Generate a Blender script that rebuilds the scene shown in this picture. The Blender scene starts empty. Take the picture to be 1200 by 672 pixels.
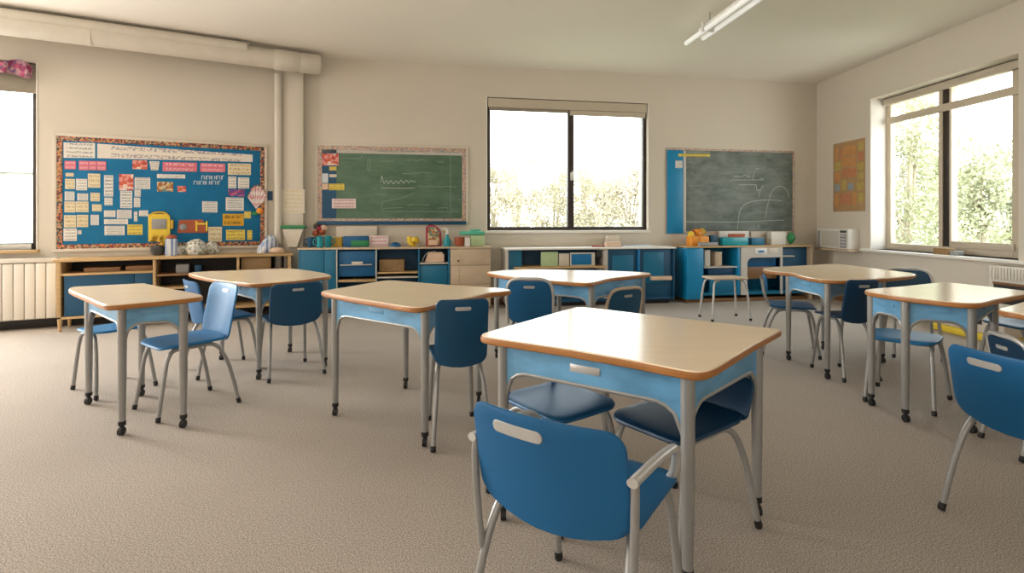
import bpy, bmesh, math, random
from mathutils import Vector, Matrix
random.seed(7)
PI = math.pi
SC = bpy.context.scene
COL = SC.collection

# ------------------------------------------------------------------ camera, sky, lights, exposure
F, CX, HY, CAMZ = 620.0, 600.0, 258.0, 1.2      # focal length in px of the 1200 px frame, horizon row, eye height
cam_d = bpy.data.cameras.new('camera'); cam = bpy.data.objects.new('camera', cam_d); COL.objects.link(cam)
cam_d.sensor_width = 36.0; cam_d.lens = 36.0 * F / 1200.0; cam_d.shift_y = -(336.0 - HY) / 1200.0
cam.location = (0, 0, CAMZ); cam.rotation_euler = (PI / 2, 0, 0); cam_d.clip_end = 300
SC.camera = cam
SC.view_settings.view_transform = 'Standard'; SC.view_settings.look = 'None'
SC.view_settings.gamma = 1.0; SC.view_settings.use_curve_mapping = False
SC.view_settings.exposure = -0.08
world = bpy.data.worlds.new('overcast_sky'); SC.world = world; world.use_nodes = True
wn = world.node_tree.nodes; wl = world.node_tree.links; wn.clear()
wo = wn.new('ShaderNodeOutputWorld'); wb = wn.new('ShaderNodeBackground')
wtc = wn.new('ShaderNodeTexCoord'); wsep = wn.new('ShaderNodeSeparateXYZ'); wr = wn.new('ShaderNodeValToRGB')
wl.new(wtc.outputs['Generated'], wsep.inputs[0]); wl.new(wsep.outputs['Z'], wr.inputs[0])
wr.color_ramp.elements[0].position = 0.0; wr.color_ramp.elements[0].color = (1.0, 0.97, 0.92, 1)
wr.color_ramp.elements[1].position = 0.45; wr.color_ramp.elements[1].color = (0.86, 0.93, 1.0, 1)
wl.new(wr.outputs[0], wb.inputs['Color']); wb.inputs['Strength'].default_value = 7.0
wl.new(wb.outputs[0], wo.inputs[0])

def area_light(name, loc, direction, sx, sy, watts, color=(1, 1, 1), portal=False):
    d = bpy.data.lights.new(name, 'AREA'); d.shape = 'RECTANGLE'; d.size = sx; d.size_y = sy
    d.energy = watts; d.color = color; d.cycles.is_portal = portal
    o = bpy.data.objects.new(name, d); COL.objects.link(o); o.location = loc
    o.rotation_euler = Vector(direction).to_track_quat('-Z', 'Z').to_euler()
    return o
# left-wall window daylight, then two added fill lamps at unseen side and rear walls
area_light('daylight_left_wall_windows', (-7.40, 4.74, 1.85), (0.44, -0.895, -0.10), 2.6, 1.9, 570, (1.0, 0.985, 0.965))
area_light('added_fill_side', (-10.72, 0.4, 1.9), (1, 0, 0.0), 4.6, 1.7, 320, (1.0, 0.985, 0.96))
area_light('added_fill_rear', (-0.6, -4.1, 1.9), (0, 1, 0.0), 7.0, 1.7, 75, (1.0, 0.98, 0.95))

# ------------------------------------------------------------------ helpers: mesh building
class MB:
    def __init__(s): s.v = []; s.f = []; s.m = []
    def add(s, vs, fs, mi=0):
        b = len(s.v); s.v += [tuple(p) for p in vs]
        s.f += [tuple(i + b for i in f) for f in fs]; s.m += [mi] * len(fs); return s
    def box(s, x0, x1, y0, y1, z0, z1, bev=0.004, mi=0, mat=None):
        x0, x1 = min(x0, x1), max(x0, x1); y0, y1 = min(y0, y1), max(y0, y1); z0, z1 = min(z0, z1), max(z0, z1)
        bm = bmesh.new(); bmesh.ops.create_cube(bm, size=1)
        for v in bm.verts:
            v.co = Vector(((x0 + x1) / 2 + v.co.x * (x1 - x0), (y0 + y1) / 2 + v.co.y * (y1 - y0), (z0 + z1) / 2 + v.co.z * (z1 - z0)))
        bv = min(bev, 0.3 * min(x1 - x0, y1 - y0, z1 - z0))
        if bv > 1e-5: bmesh.ops.bevel(bm, geom=list(bm.edges), offset=bv, segments=2, affect='EDGES', profile=0.5)
        if mat is not None: bm.transform(mat)
        bm.verts.index_update()
        s.add([v.co[:] for v in bm.verts], [[v.index for v in f.verts] for f in bm.faces], mi); bm.free(); return s
    def tube(s, pts, r, seg=10, a=1.0, b=1.0, mi=0):
        pts = [Vector(p) for p in pts]; n = len(pts)
        rs = r if isinstance(r, (list, tuple)) else [r] * n
        ring = []; up = None
        for i, p in enumerate(pts):
            t = (pts[min(i + 1, n - 1)] - pts[max(i - 1, 0)]).normalized()
            if up is None:
                up = Vector((0, 0, 1)) if abs(t.z) < 0.9 else Vector((1, 0, 0))
            n1 = t.cross(up)
            if n1.length < 1e-5: n1 = t.orthogonal()
            n1.normalize(); up = n1.cross(t).normalized()
            ring.append([p + (n1 * math.cos(2 * PI * k / seg) * a + up * math.sin(2 * PI * k / seg) * b) * rs[i] for k in range(seg)])
        vs = [q for rg in ring for q in rg]; fs = []
        for i in range(n - 1):
            for k in range(seg):
                k2 = (k + 1) % seg
                fs.append((i * seg + k, i * seg + k2, (i + 1) * seg + k2, (i + 1) * seg + k))
        fs.append(tuple(range(seg - 1, -1, -1))); fs.append(tuple((n - 1) * seg + k for k in range(seg)))
        return s.add(vs, fs, mi)
    def lathe(s, prof, c=(0, 0, 0), seg=16, mi=0):
        vs = []; fs = []
        for r, z in prof:
            for k in range(seg):
                vs.append((c[0] + r * math.cos(2 * PI * k / seg), c[1] + r * math.sin(2 * PI * k / seg), c[2] + z))
        n = len(prof)
        for i in range(n - 1):
            for k in range(seg):
                k2 = (k + 1) % seg
                fs.append((i * seg + k, i * seg + k2, (i + 1) * seg + k2, (i + 1) * seg + k))
        fs.append(tuple(range(seg - 1, -1, -1))); fs.append(tuple((n - 1) * seg + k for k in range(seg)))
        return s.add(vs, fs, mi)
    def shell(s, outline, fn, t, mi=0):
        """curved panel: outline in (x, y); fn(x, y, off) -> xyz; rounded rim"""
        cx = sum(p[0] for p in outline) / len(outline); cy = sum(p[1] for p in outline) / len(outline); n = len(outline)
        ks = [0.12, 0.35, 0.6, 0.82, 0.94]; vs = []; fs = []
        rows = [(k, t / 2) for k in ks] + [(0.985, t * 0.38), (1.0, 0.0), (0.985, -t * 0.38)] + [(k, -t / 2) for k in reversed(ks)]
        for k, o in rows:
            for (x, y) in outline: vs.append(fn(cx + (x - cx) * k, cy + (y - cy) * k, o))
        for i in range(len(rows) - 1):
            for k in range(n):
                k2 = (k + 1) % n; fs.append((i * n + k, i * n + k2, (i + 1) * n + k2, (i + 1) * n + k))
        fs.append(tuple(range(n - 1, -1, -1))); fs.append(tuple((len(rows) - 1) * n + k for k in range(n)))
        return s.add(vs, fs, mi)
    def prism(s, poly, z0, z1, mi=0, rim=0.0):
        n = len(poly); vs = []; fs = []
        cx = sum(p[0] for p in poly) / n; cy = sum(p[1] for p in poly) / n
        def ring(z, d):
            for x, y in poly:
                l = math.hypot(x - cx, y - cy) or 1; k = (l - d) / l
                vs.append((cx + (x - cx) * k, cy + (y - cy) * k, z))
        if rim: rows = [(z0, rim), (z0 + rim, 0), (z1 - rim, 0), (z1, rim)]
        else: rows = [(z0, 0), (z1, 0)]
        for z, d in rows: ring(z, d)
        for i in range(len(rows) - 1):
            for k in range(n):
                k2 = (k + 1) % n; fs.append((i * n + k, i * n + k2, (i + 1) * n + k2, (i + 1) * n + k))
        fs.append(tuple(range(n - 1, -1, -1))); fs.append(tuple((len(rows) - 1) * n + k for k in range(n)))
        return s.add(vs, fs, mi)
    def ico(s, c, r, sub=2, mi=0, sq=(1, 1, 1), jit=0.0):
        bm = bmesh.new(); bmesh.ops.create_icosphere(bm, subdivisions=sub, radius=1)
        for v in bm.verts:
            j = 1 + random.uniform(-jit, jit)
            v.co = Vector((c[0] + v.co.x * r * sq[0] * j, c[1] + v.co.y * r * sq[1] * j, c[2] + v.co.z * r * sq[2] * j))
        bm.verts.index_update()
        s.add([v.co[:] for v in bm.verts], [[v.index for v in f.verts] for f in bm.faces], mi); bm.free(); return s
    def build(s, name, mat, parent=None, smooth=True, loc=None, rotz=0.0):
        me = bpy.data.meshes.new(name); me.from_pydata(s.v, [], s.f)
        mats = mat if isinstance(mat, (list, tuple)) else [mat]
        for m in mats: me.materials.append(m)
        for p, mi in zip(me.polygons, s.m): p.material_index = mi
        bm = bmesh.new(); bm.from_mesh(me); bmesh.ops.recalc_face_normals(bm, faces=bm.faces)
        if smooth:
            for f in bm.faces: f.smooth = True
            for e in bm.edges:
                if len(e.link_faces) == 2 and e.calc_face_angle(0) > math.radians(38): e.smooth = False
        bm.to_mesh(me); bm.free(); me.update()
        o = bpy.data.objects.new(name, me); COL.objects.link(o)
        if parent is not None: o.parent = parent
        if loc is not None: o.location = loc
        o.rotation_euler = (0, 0, rotz)
        return o

def tag(o, label, cat, group=None):
    o['label'] = label; o['category'] = cat
    if group: o['group'] = group
    return o
def thing(name, label, cat, loc=(0, 0, 0), rotz=0.0, group=None):
    o = bpy.data.objects.new(name, None); COL.objects.link(o)
    o.location = loc; o.rotation_euler = (0, 0, rotz); o.empty_display_size = 0.1
    return tag(o, label, cat, group)
def struct(o): o['kind'] = 'structure'; return o
def cr(pts, n=4, closed=False):
    pts = [Vector(p) for p in pts]; N = len(pts); out = []
    for i in range(N if closed else N - 1):
        if closed: a, b, c, d = pts[(i - 1) % N], pts[i], pts[(i + 1) % N], pts[(i + 2) % N]
        else: a, b, c, d = pts[max(i - 1, 0)], pts[i], pts[i + 1], pts[min(i + 2, N - 1)]
        for k in range(n):
            t = k / n
            out.append(0.5 * ((2 * b) + (-a + c) * t + (2 * a - 5 * b + 4 * c - d) * t * t + (-a + 3 * b - 3 * c + d) * t ** 3))
    if not closed: out.append(pts[-1])
    return out
def rrect(w, h, r, n=5, cx=0, cy=0):
    out = []
    for qx, qy, a0 in ((1, 1, 0), (-1, 1, 90), (-1, -1, 180), (1, -1, 270)):
        for k in range(n + 1):
            a = math.radians(a0 + 90 * k / n)
            out.append((cx + qx * (w / 2 - r) + r * math.cos(a), cy + qy * (h / 2 - r) + r * math.sin(a)))
    # densify long sides
    res = []
    for i, p in enumerate(out):
        q = out[(i + 1) % len(out)]; res.append(p); d = math.hypot(q[0] - p[0], q[1] - p[1]); m = int(d / 0.06)
        for k in range(1, m + 1): res.append((p[0] + (q[0] - p[0]) * k / (m + 1), p[1] + (q[1] - p[1]) * k / (m + 1)))
    return res

# ------------------------------------------------------------------ helpers: materials
def srgb(r, g, b):
    f = lambda c: (c / 255 / 12.92) if c / 255 <= 0.04045 else ((c / 255 + 0.055) / 1.055) ** 2.4
    return (f(r), f(g), f(b), 1)
def new_mat(name):
    m = bpy.data.materials.new(name); m.use_nodes = True; nt = m.node_tree
    return m, nt, nt.nodes['Principled BSDF']
def mat(name, rgb, rough=0.5, var=0.06, scale=6.0, metal=0.0, spec=0.5, bump=0.0, bscale=80.0, stretch=(1, 1, 1), coat=0.0):
    m, nt, b = new_mat(name); N = nt.nodes; L = nt.links
    c = srgb(*rgb)
    tc = N.new('ShaderNodeTexCoord'); mp = N.new('ShaderNodeMapping'); mp.inputs['Scale'].default_value = stretch
    L.new(tc.outputs['Object'], mp.inputs[0])
    no = N.new('ShaderNodeTexNoise'); no.inputs['Scale'].default_value = scale; no.inputs['Detail'].default_value = 3
    L.new(mp.outputs[0], no.inputs['Vector'])
    rp = N.new('ShaderNodeValToRGB')
    rp.color_ramp.elements[0].position = 0.3; rp.color_ramp.elements[1].position = 0.7
    rp.color_ramp.elements[0].color = (c[0] * (1 - var), c[1] * (1 - var), c[2] * (1 - var), 1)
    rp.color_ramp.elements[1].color = (min(1, c[0] * (1 + var)), min(1, c[1] * (1 + var)), min(1, c[2] * (1 + var)), 1)
    L.new(no.outputs['Fac'], rp.inputs[0]); L.new(rp.outputs[0], b.inputs['Base Color'])
    b.inputs['Roughness'].default_value = rough; b.inputs['Metallic'].default_value = metal
    b.inputs['Specular IOR Level'].default_value = spec; b.inputs['Coat Weight'].default_value = coat
    if bump:
        n2 = N.new('ShaderNodeTexNoise'); n2.inputs['Scale'].default_value = bscale; n2.inputs['Detail'].default_value = 2
        L.new(tc.outputs['Object'], n2.inputs['Vector'])
        bp = N.new('ShaderNodeBump'); bp.inputs['Strength'].default_value = bump; bp.inputs['Distance'].default_value = 0.01
        L.new(n2.outputs['Fac'], bp.inputs['Height']); L.new(bp.outputs[0], b.inputs['Normal'])
    return m
def carpet_mat():
    m, nt, b = new_mat('carpet'); N = nt.nodes; L = nt.links
    tc = N.new('ShaderNodeTexCoord')
    a = N.new('ShaderNodeTexNoise'); a.inputs['Scale'].default_value = 190; a.inputs['Detail'].default_value = 2; L.new(tc.outputs['Object'], a.inputs['Vector'])
    c = N.new('ShaderNodeTexNoise'); c.inputs['Scale'].default_value = 0.8; c.inputs['Detail'].default_value = 3; L.new(tc.outputs['Object'], c.inputs['Vector'])
    r = N.new('ShaderNodeValToRGB'); r.color_ramp.elements[0].position = 0.33; r.color_ramp.elements[1].position = 0.67
    r.color_ramp.elements[0].color = srgb(138, 127, 116); r.color_ramp.elements[1].color = srgb(222, 211, 199)
    L.new(a.outputs['Fac'], r.inputs[0])
    mx = N.new('ShaderNodeMix'); mx.data_type = 'RGBA'; mx.blend_type = 'MULTIPLY'; mx.inputs['Factor'].default_value = 0.25
    L.new(r.outputs[0], mx.inputs['A']); L.new(c.outputs['Fac'], mx.inputs['B']); L.new(mx.outputs['Result'], b.inputs['Base Color'])
    b.inputs['Roughness'].default_value = 0.95; b.inputs['Specular IOR Level'].default_value = 0.15
    bp = N.new('ShaderNodeBump'); bp.inputs['Strength'].default_value = 0.2; bp.inputs['Distance'].default_value = 0.01
    L.new(a.outputs['Fac'], bp.inputs['Height']); L.new(bp.outputs[0], b.inputs['Normal'])
    return m
def wood_mat(name, rgb, rough=0.4, amt=0.1, scale=3.0, stretch=(1, 12, 12), spec=0.5):
    m, nt, b = new_mat(name); N = nt.nodes; L = nt.links; c = srgb(*rgb)
    tc = N.new('ShaderNodeTexCoord'); mp = N.new('ShaderNodeMapping'); mp.inputs['Scale'].default_value = stretch
    L.new(tc.outputs['Object'], mp.inputs[0])
    no = N.new('ShaderNodeTexNoise'); no.inputs['Scale'].default_value = scale; no.inputs['Detail'].default_value = 5; no.inputs['Distortion'].default_value = 0.4
    L.new(mp.outputs[0], no.inputs['Vector'])
    rp = N.new('ShaderNodeValToRGB'); rp.color_ramp.elements[0].position = 0.3; rp.color_ramp.elements[1].position = 0.72
    rp.color_ramp.elements[0].color = (c[0] * (1 - amt), c[1] * (1 - amt * 1.3), c[2] * (1 - amt * 1.6), 1); rp.color_ramp.elements[1].color = c
    L.new(no.outputs['Fac'], rp.inputs[0]); L.new(rp.outputs[0], b.inputs['Base Color'])
    b.inputs['Roughness'].default_value = rough; b.inputs['Specular IOR Level'].default_value = spec
    return m
def math_node(nt, op, a, b=None):
    n = nt.nodes.new('ShaderNodeMath'); n.operation = op
    for i, x in enumerate((a, b)):
        if x is None: continue
        if isinstance(x, (int, float)): n.inputs[i].default_value = x
        else: nt.links.new(x, n.inputs[i])
    return n.outputs[0]
def text_mat(name, base, ink, rows=4, density=26.0, cut=0.47, seed=0.0):
    """paper carrying rows of illegible handwriting"""
    m, nt, b = new_mat(name); N = nt.nodes; L = nt.links
    ink = tuple(0.62 * i + 0.38 * q for i, q in zip(ink, base))
    tc = N.new('ShaderNodeTexCoord'); sp = N.new('ShaderNodeSeparateXYZ'); L.new(tc.outputs['Generated'], sp.inputs[0])
    u, v = sp.outputs['X'], sp.outputs['Z']
    fr = math_node(nt, 'FRACT', math_node(nt, 'MULTIPLY', v, rows))
    band = math_node(nt, 'MULTIPLY', math_node(nt, 'GREATER_THAN', fr, 0.25), math_node(nt, 'LESS_THAN', fr, 0.75))
    mar = math_node(nt, 'MULTIPLY', math_node(nt, 'GREATER_THAN', u, 0.08), math_node(nt, 'LESS_THAN', u, 0.92))
    cb = N.new('ShaderNodeCombineXYZ'); L.new(math_node(nt, 'MULTIPLY', u, density), cb.inputs[0]); L.new(math_node(nt, 'MULTIPLY', v, rows * 3.2), cb.inputs[1]); cb.inputs[2].default_value = seed
    no = N.new('ShaderNodeTexNoise'); no.inputs['Scale'].default_value = 1.0; no.inputs['Detail'].default_value = 2; L.new(cb.outputs[0], no.inputs['Vector'])
    ink_f = math_node(nt, 'MULTIPLY', math_node(nt, 'MULTIPLY', band, mar), math_node(nt, 'GREATER_THAN', no.outputs['Fac'], cut))
    mx = N.new('ShaderNodeMix'); mx.data_type = 'RGBA'; mx.inputs['A'].default_value = srgb(*base); mx.inputs['B'].default_value = srgb(*ink)
    L.new(ink_f, mx.inputs['Factor']); L.new(mx.outputs['Result'], b.inputs['Base Color']); b.inputs['Roughness'].default_value = 0.8
    return m
def patch_mat(name, cols, scale=30.0, rough=0.7, coord='Object', stretch=(1, 1, 1), dist='EUCLIDEAN'):
    """patchwork of flat colours (printed borders, collages, quilted pictures)"""
    m, nt, b = new_mat(name); N = nt.nodes; L = nt.links
    tc = N.new('ShaderNodeTexCoord'); mp = N.new('ShaderNodeMapping'); mp.inputs['Scale'].default_value = stretch; L.new(tc.outputs[coord], mp.inputs[0])
    vo = N.new('ShaderNodeTexVoronoi'); vo.inputs['Scale'].default_value = scale; vo.distance = dist; L.new(mp.outputs[0], vo.inputs['Vector'])
    sp = N.new('ShaderNodeSeparateColor'); L.new(vo.outputs['Color'], sp.inputs[0])
    rp = N.new('ShaderNodeValToRGB'); rp.color_ramp.interpolation = 'CONSTANT'
    while len(rp.color_ramp.elements) < len(cols): rp.color_ramp.elements.new(0.5)
    for i, c in enumerate(cols):
        rp.color_ramp.elements[i].position = i / len(cols); rp.color_ramp.elements[i].color = srgb(*c)
    L.new(sp.outputs[0], rp.inputs[0]); L.new(rp.outputs[0], b.inputs['Base Color']); b.inputs['Roughness'].default_value = rough
    return m
def glass_mat():
    m = bpy.data.materials.new('window_glass'); m.use_nodes = True; nt = m.node_tree; N = nt.nodes; N.clear()
    o = N.new('ShaderNodeOutputMaterial'); t = N.new('ShaderNodeBsdfTransparent'); g = N.new('ShaderNodeBsdfGlossy'); mx = N.new('ShaderNodeMixShader')
    g.inputs['Roughness'].default_value = 0.02; mx.inputs[0].default_value = 0.05; t.inputs[0].default_value = (0.97, 0.99, 0.98, 1)
    nt.links.new(t.outputs[0], mx.inputs[1]); nt.links.new(g.outputs[0], mx.inputs[2]); nt.links.new(mx.outputs[0], o.inputs[0])
    return m
def lamp_mat():
    m, nt, b = new_mat('lamp_tube'); b.inputs['Base Color'].default_value = (0.9, 0.9, 0.88, 1)
    b.inputs['Emission Color'].default_value = (1, 0.97, 0.92, 1); b.inputs['Emission Strength'].default_value = 0.3
    return m
def chalk_mat(name, dark, light, seed):
    m, nt, b = new_mat(name); N = nt.nodes; L = nt.links
    tc = N.new('ShaderNodeTexCoord'); mp = N.new('ShaderNodeMapping'); mp.inputs['Location'].default_value = (seed, 0, seed); mp.inputs['Scale'].default_value = (1, 1, 2.2)
    L.new(tc.outputs['Object'], mp.inputs[0])
    n = N.new('ShaderNodeTexNoise'); n.inputs['Scale'].default_value = 3.0; n.inputs['Detail'].default_value = 7; n.inputs['Roughness'].default_value = 0.65; L.new(mp.outputs[0], n.inputs['Vector'])
    r = N.new('ShaderNodeValToRGB'); r.color_ramp.elements[0].position = 0.35; r.color_ramp.elements[1].position = 0.75
    r.color_ramp.elements[0].color = srgb(*dark); r.color_ramp.elements[1].color = srgb(*light)
    L.new(n.outputs['Fac'], r.inputs[0]); L.new(r.outputs[0], b.inputs['Base Color']); b.inputs['Roughness'].default_value = 0.6
    return m

M = {}
M['wall'] = mat('wall_paint', (214, 205, 190), 0.85, 0.02, 1.2, spec=0.2, bump=0.03, bscale=220)
M['ceiling'] = mat('ceiling_paint', (240, 233, 222), 0.9, 0.02, 0.8, spec=0.2)
M['white_paint'] = mat('white_paint', (236, 231, 222), 0.6, 0.02, 3)
M['carpet'] = carpet_mat()
M['pipe'] = mat('pipe_paint', (214, 206, 192), 0.55, 0.04, 5)
M['top'] = wood_mat('desk_laminate', (246, 226, 196), 0.2, 0.045, 2.5, (1.2, 10, 6), 0.55)
M['edge'] = wood_mat('edge_band', (176, 118, 60), 0.4, 0.18, 5, (2, 2, 8))
M['grey'] = mat('grey_metal', (156, 155, 152), 0.35, 0.05, 9, metal=0.35)
M['light_grey'] = mat('light_grey_metal', (196, 194, 190), 0.3, 0.06, 9, metal=0.3)
M['apron'] = mat('light_blue_panel', (98, 154, 192), 0.4, 0.28, 5, stretch=(1, 1, 3))
M['tray'] = mat('tray_metal', (122, 132, 140), 0.5, 0.05, 6)
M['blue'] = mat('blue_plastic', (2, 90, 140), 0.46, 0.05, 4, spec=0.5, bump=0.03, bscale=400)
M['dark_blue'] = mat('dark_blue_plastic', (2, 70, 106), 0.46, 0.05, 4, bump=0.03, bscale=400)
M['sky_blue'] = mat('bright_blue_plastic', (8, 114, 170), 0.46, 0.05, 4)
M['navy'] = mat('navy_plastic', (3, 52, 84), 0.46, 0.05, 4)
M['black'] = mat('black_rubber', (24, 24, 25), 0.5, 0.1, 12)
M['teal'] = mat('teal_laminate', (3, 106, 142), 0.4, 0.05, 3)
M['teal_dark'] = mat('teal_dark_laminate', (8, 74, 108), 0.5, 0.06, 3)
M['teal_bright'] = mat('teal_bright_laminate', (8, 132, 182), 0.4, 0.06, 3)
M['cab_grey'] = mat('cabinet_grey', (196, 190, 180), 0.5, 0.04, 4)
M['oak'] = wood_mat('pale_oak', (206, 172, 122), 0.45, 0.14, 3, (1.5, 9, 9))
M['oak_grey'] = wood_mat('limed_wood', (202, 182, 156), 0.5, 0.1, 3, (1.5, 9, 9))
M['brown_wood'] = wood_mat('brown_wood', (142, 104, 66), 0.5, 0.2, 3, (1.5, 9, 9))
M['dark_brown'] = mat('dark_window_frame', (52, 42, 36), 0.4, 0.08, 6)
M['window_wood'] = wood_mat('cream_window_frame', (206, 192, 170), 0.5, 0.06, 3)
M['blind'] = mat('blind_fabric', (196, 184, 164), 0.8, 0.06, 8, stretch=(1, 1, 12))
M['blind_dark'] = mat('blind_bar', (150, 140, 124), 0.6, 0.08, 8)
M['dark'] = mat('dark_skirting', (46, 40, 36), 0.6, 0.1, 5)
M['glass'] = glass_mat()
M['lamp'] = lamp_mat()
M['board_blue'] = mat('blue_felt', (18, 110, 156), 0.9, 0.1, 5, bump=0.1, bscale=300)
M['border'] = patch_mat('printed_border', [(176, 92, 56), (54, 60, 72), (190, 150, 92), (140, 58, 52), (176, 160, 130), (62, 80, 70), (206, 130, 90)], 62)
M['border_pale'] = patch_mat('pale_printed_border', [(196, 176, 158), (206, 184, 140), (176, 132, 122), (200, 192, 184), (150, 150, 158), (206, 160, 150)], 70)
M['chalk_green'] = chalk_mat('green_chalkboard', (74, 104, 82), (106, 134, 112), 1.0)
M['chalk_grey'] = chalk_mat('grey_chalkboard', (88, 100, 96), (142, 150, 144), 5.0)
M['chalk'] = mat('chalk_line', (186, 194, 184), 0.9, 0.1, 30)
M['chalk_faint'] = mat('faint_chalk_line', (136, 156, 138), 0.9, 0.1, 30)
M['p_white'] = text_mat('white_note', (226, 222, 212), (96, 100, 110), 4, 22, 0.5, 1.0)
M['p_white2'] = text_mat('white_worksheet', (222, 220, 214), (84, 90, 100), 6, 18, 0.47, 4.0)
M['p_cream'] = text_mat('cream_note', (222, 208, 172), (130, 112, 84), 3, 14, 0.52, 2.0)
M['p_pink'] = text_mat('pink_note', (214, 116, 132), (240, 214, 214), 2, 16, 0.48, 3.0)
M['p_yellow'] = text_mat('yellow_note', (224, 202, 96), (110, 96, 50), 3, 16, 0.5, 6.0)
M['p_gold'] = text_mat('gold_sign', (208, 160, 44), (92, 70, 30), 2, 14, 0.48, 7.0)
M['p_banner'] = text_mat('banner_paper', (228, 220, 208), (128, 122, 130), 2, 70, 0.5, 8.0)
M['p_red'] = patch_mat('red_picture', [(190, 74, 66), (222, 150, 140), (206, 96, 70), (232, 210, 196)], 26)
M['p_purple'] = patch_mat('purple_picture', [(140, 62, 110), (96, 70, 140), (186, 96, 130), (60, 90, 150)], 26)
M['p_photo'] = patch_mat('mixed_picture', [(190, 150, 96), (150, 96, 60), (206, 190, 150), (110, 130, 120)], 30)
M['p_faint'] = text_mat('faint_lined_sheet', (218, 210, 194), (214, 190, 140), 6, 12, 0.45, 11.0)
M['p_letter'] = mat('white_cut_letters', (206, 214, 220), 0.8, 0.06, 20)
M['p_pinkwhite'] = text_mat('pink_white_chart', (228, 214, 212), (196, 110, 116), 3, 30, 0.46, 9.0)
M['poster'] = patch_mat('patchwork_poster', [(196, 122, 62), (206, 146, 84), (176, 112, 60), (186, 156, 92), (150, 150, 140), (206, 92, 66), (190, 168, 110), (170, 140, 80)], 9, coord='Object', dist='CHEBYCHEV')
M['red'] = mat('crimson', (158, 34, 62), 0.5, 0.08, 8)
M['rust'] = mat('rust', (166, 84, 52), 0.6, 0.1, 10)
M['orange'] = mat('orange_plastic', (232, 150, 44), 0.4, 0.14, 10)
M['yellow'] = mat('yellow_plastic', (232, 200, 60), 0.5, 0.08, 8)
M['mustard'] = mat('mustard', (206, 166, 56), 0.5, 0.08, 8)
M['green'] = mat('green_plastic', (36, 128, 76), 0.45, 0.08, 8)
M['mint'] = mat('mint_plastic', (92, 190, 160), 0.4, 0.08, 8)
M['pale_green'] = mat('pale_green_plastic', (186, 208, 160), 0.4, 0.08, 8)
M['teal_cup'] = mat('teal_ceramic', (28, 150, 164), 0.25, 0.05, 8)
M['white'] = mat('white_plastic', (226, 222, 214), 0.45, 0.03, 5)
M['off_white'] = mat('off_white_card', (214, 204, 188), 0.7, 0.05, 8)
M['radiator'] = mat('radiator_enamel', (226, 219, 206), 0.4, 0.02, 4)
M['grey_plastic'] = mat('grey_plastic', (150, 150, 150), 0.5, 0.06, 8)
M['dark_grey'] = mat('dark_grey_plastic', (70, 72, 74), 0.5, 0.08, 8)
M['stripe'] = patch_mat('striped_cloth', [(206, 212, 222), (118, 140, 180), (226, 226, 226), (150, 168, 200)], 40, stretch=(1, 1, 0.05))
M['crumple'] = patch_mat('printed_tissue', [(214, 212, 204), (190, 190, 176), (228, 226, 220), (140, 146, 120), (206, 206, 206)], 50)
M['pink_cloth'] = patch_mat('pink_print_cloth', [(176, 80, 110), (140, 56, 92), (186, 140, 150), (110, 84, 124), (160, 120, 130)], 22)
M['basket'] = mat('woven_basket', (150, 120, 82), 0.8, 0.3, 40, stretch=(1, 1, 3))
M['peach'] = mat('peach_card', (222, 190, 164), 0.7, 0.05, 8)
M['bark'] = mat('bark', (168, 156, 136), 0.9, 0.2, 20)
M['leaf_pale'] = mat('pale_washed_out_leaf', (184, 174, 150), 0.8, 0.1, 3)  # overexposed paleness of the trees is put into this leaf colour
M['leaf_green'] = mat('green_washed_out_leaf', (178, 178, 146), 0.8, 0.12, 3)  # same washed-out brightness mixed into the greener leaves
M['lawn'] = mat('lawn_outside', (150, 154, 128), 0.95, 0.1, 0.5)
M['render_wall'] = mat('rendered_wall_outside', (190, 188, 180), 0.9, 0.04, 1)

# ------------------------------------------------------------------ the room
H_CEIL = 3.38
class Wall:
    def __init__(s, p, q):
        s.p = Vector(p); s.d = (Vector(q) - Vector(p)).normalized(); s.n = Vector((-s.d.y, s.d.x)); s.rot = math.atan2(s.d.y, s.d.x)
    def at(s, px, off=0.0):
        """where the view column px meets the line `off` metres in front of this wall -> (u along the wall, depth)"""
        k = (px - CX) / F; o = s.p - s.n * off
        # (o + u d).x = k (o + u d).y
        u = (k * o.y - o.x) / (s.d.x - k * s.d.y); return u, (o + s.d * u).y
    def u(s, px, off=0.0): return s.at(px, off)[0]
    def z(s, px, py, off=0.0): return CAMZ - (py - HY) / F * s.at(px, off)[1]
    def loc(s, u, off=0.0, z=0.0):
        o = s.p - s.n * off + s.d * u; return (o.x, o.y, z)
CB = (-2.952, 7.045); CRN = (4.866, 8.45)
WL = Wall((-2.952 - 2.615 * 3, 7.045 - 1.287 * 3), CB)      # left wall, origin at its far left end
WBk = Wall(CB, CRN)
WR = Wall(CRN, (4.866 + 0.0516 * 12, 8.45 - 12))
TH = 0.32
def build_wall(name, W, u0, u1, holes, mat_, th=TH):
    mb = MB(); us = sorted(set([u0, u1] + [h[0] for h in holes] + [h[1] for h in holes]))
    for a, b in zip(us[:-1], us[1:]):
        hs = sorted([h for h in holes if h[0] <= a + 1e-6 and h[1] >= b - 1e-6], key=lambda h: h[2]); z = 0.0
        for h in hs: mb.box(a, b, 0, th, z, h[2], 0); z = h[3]
        mb.box(a, b, 0, th, z, H_CEIL, 0)
    o = mb.build(name, mat_, None, False, W.loc(0), W.rot); return struct(o)
LLEN = (Vector(CB) - WL.p).length
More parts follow.
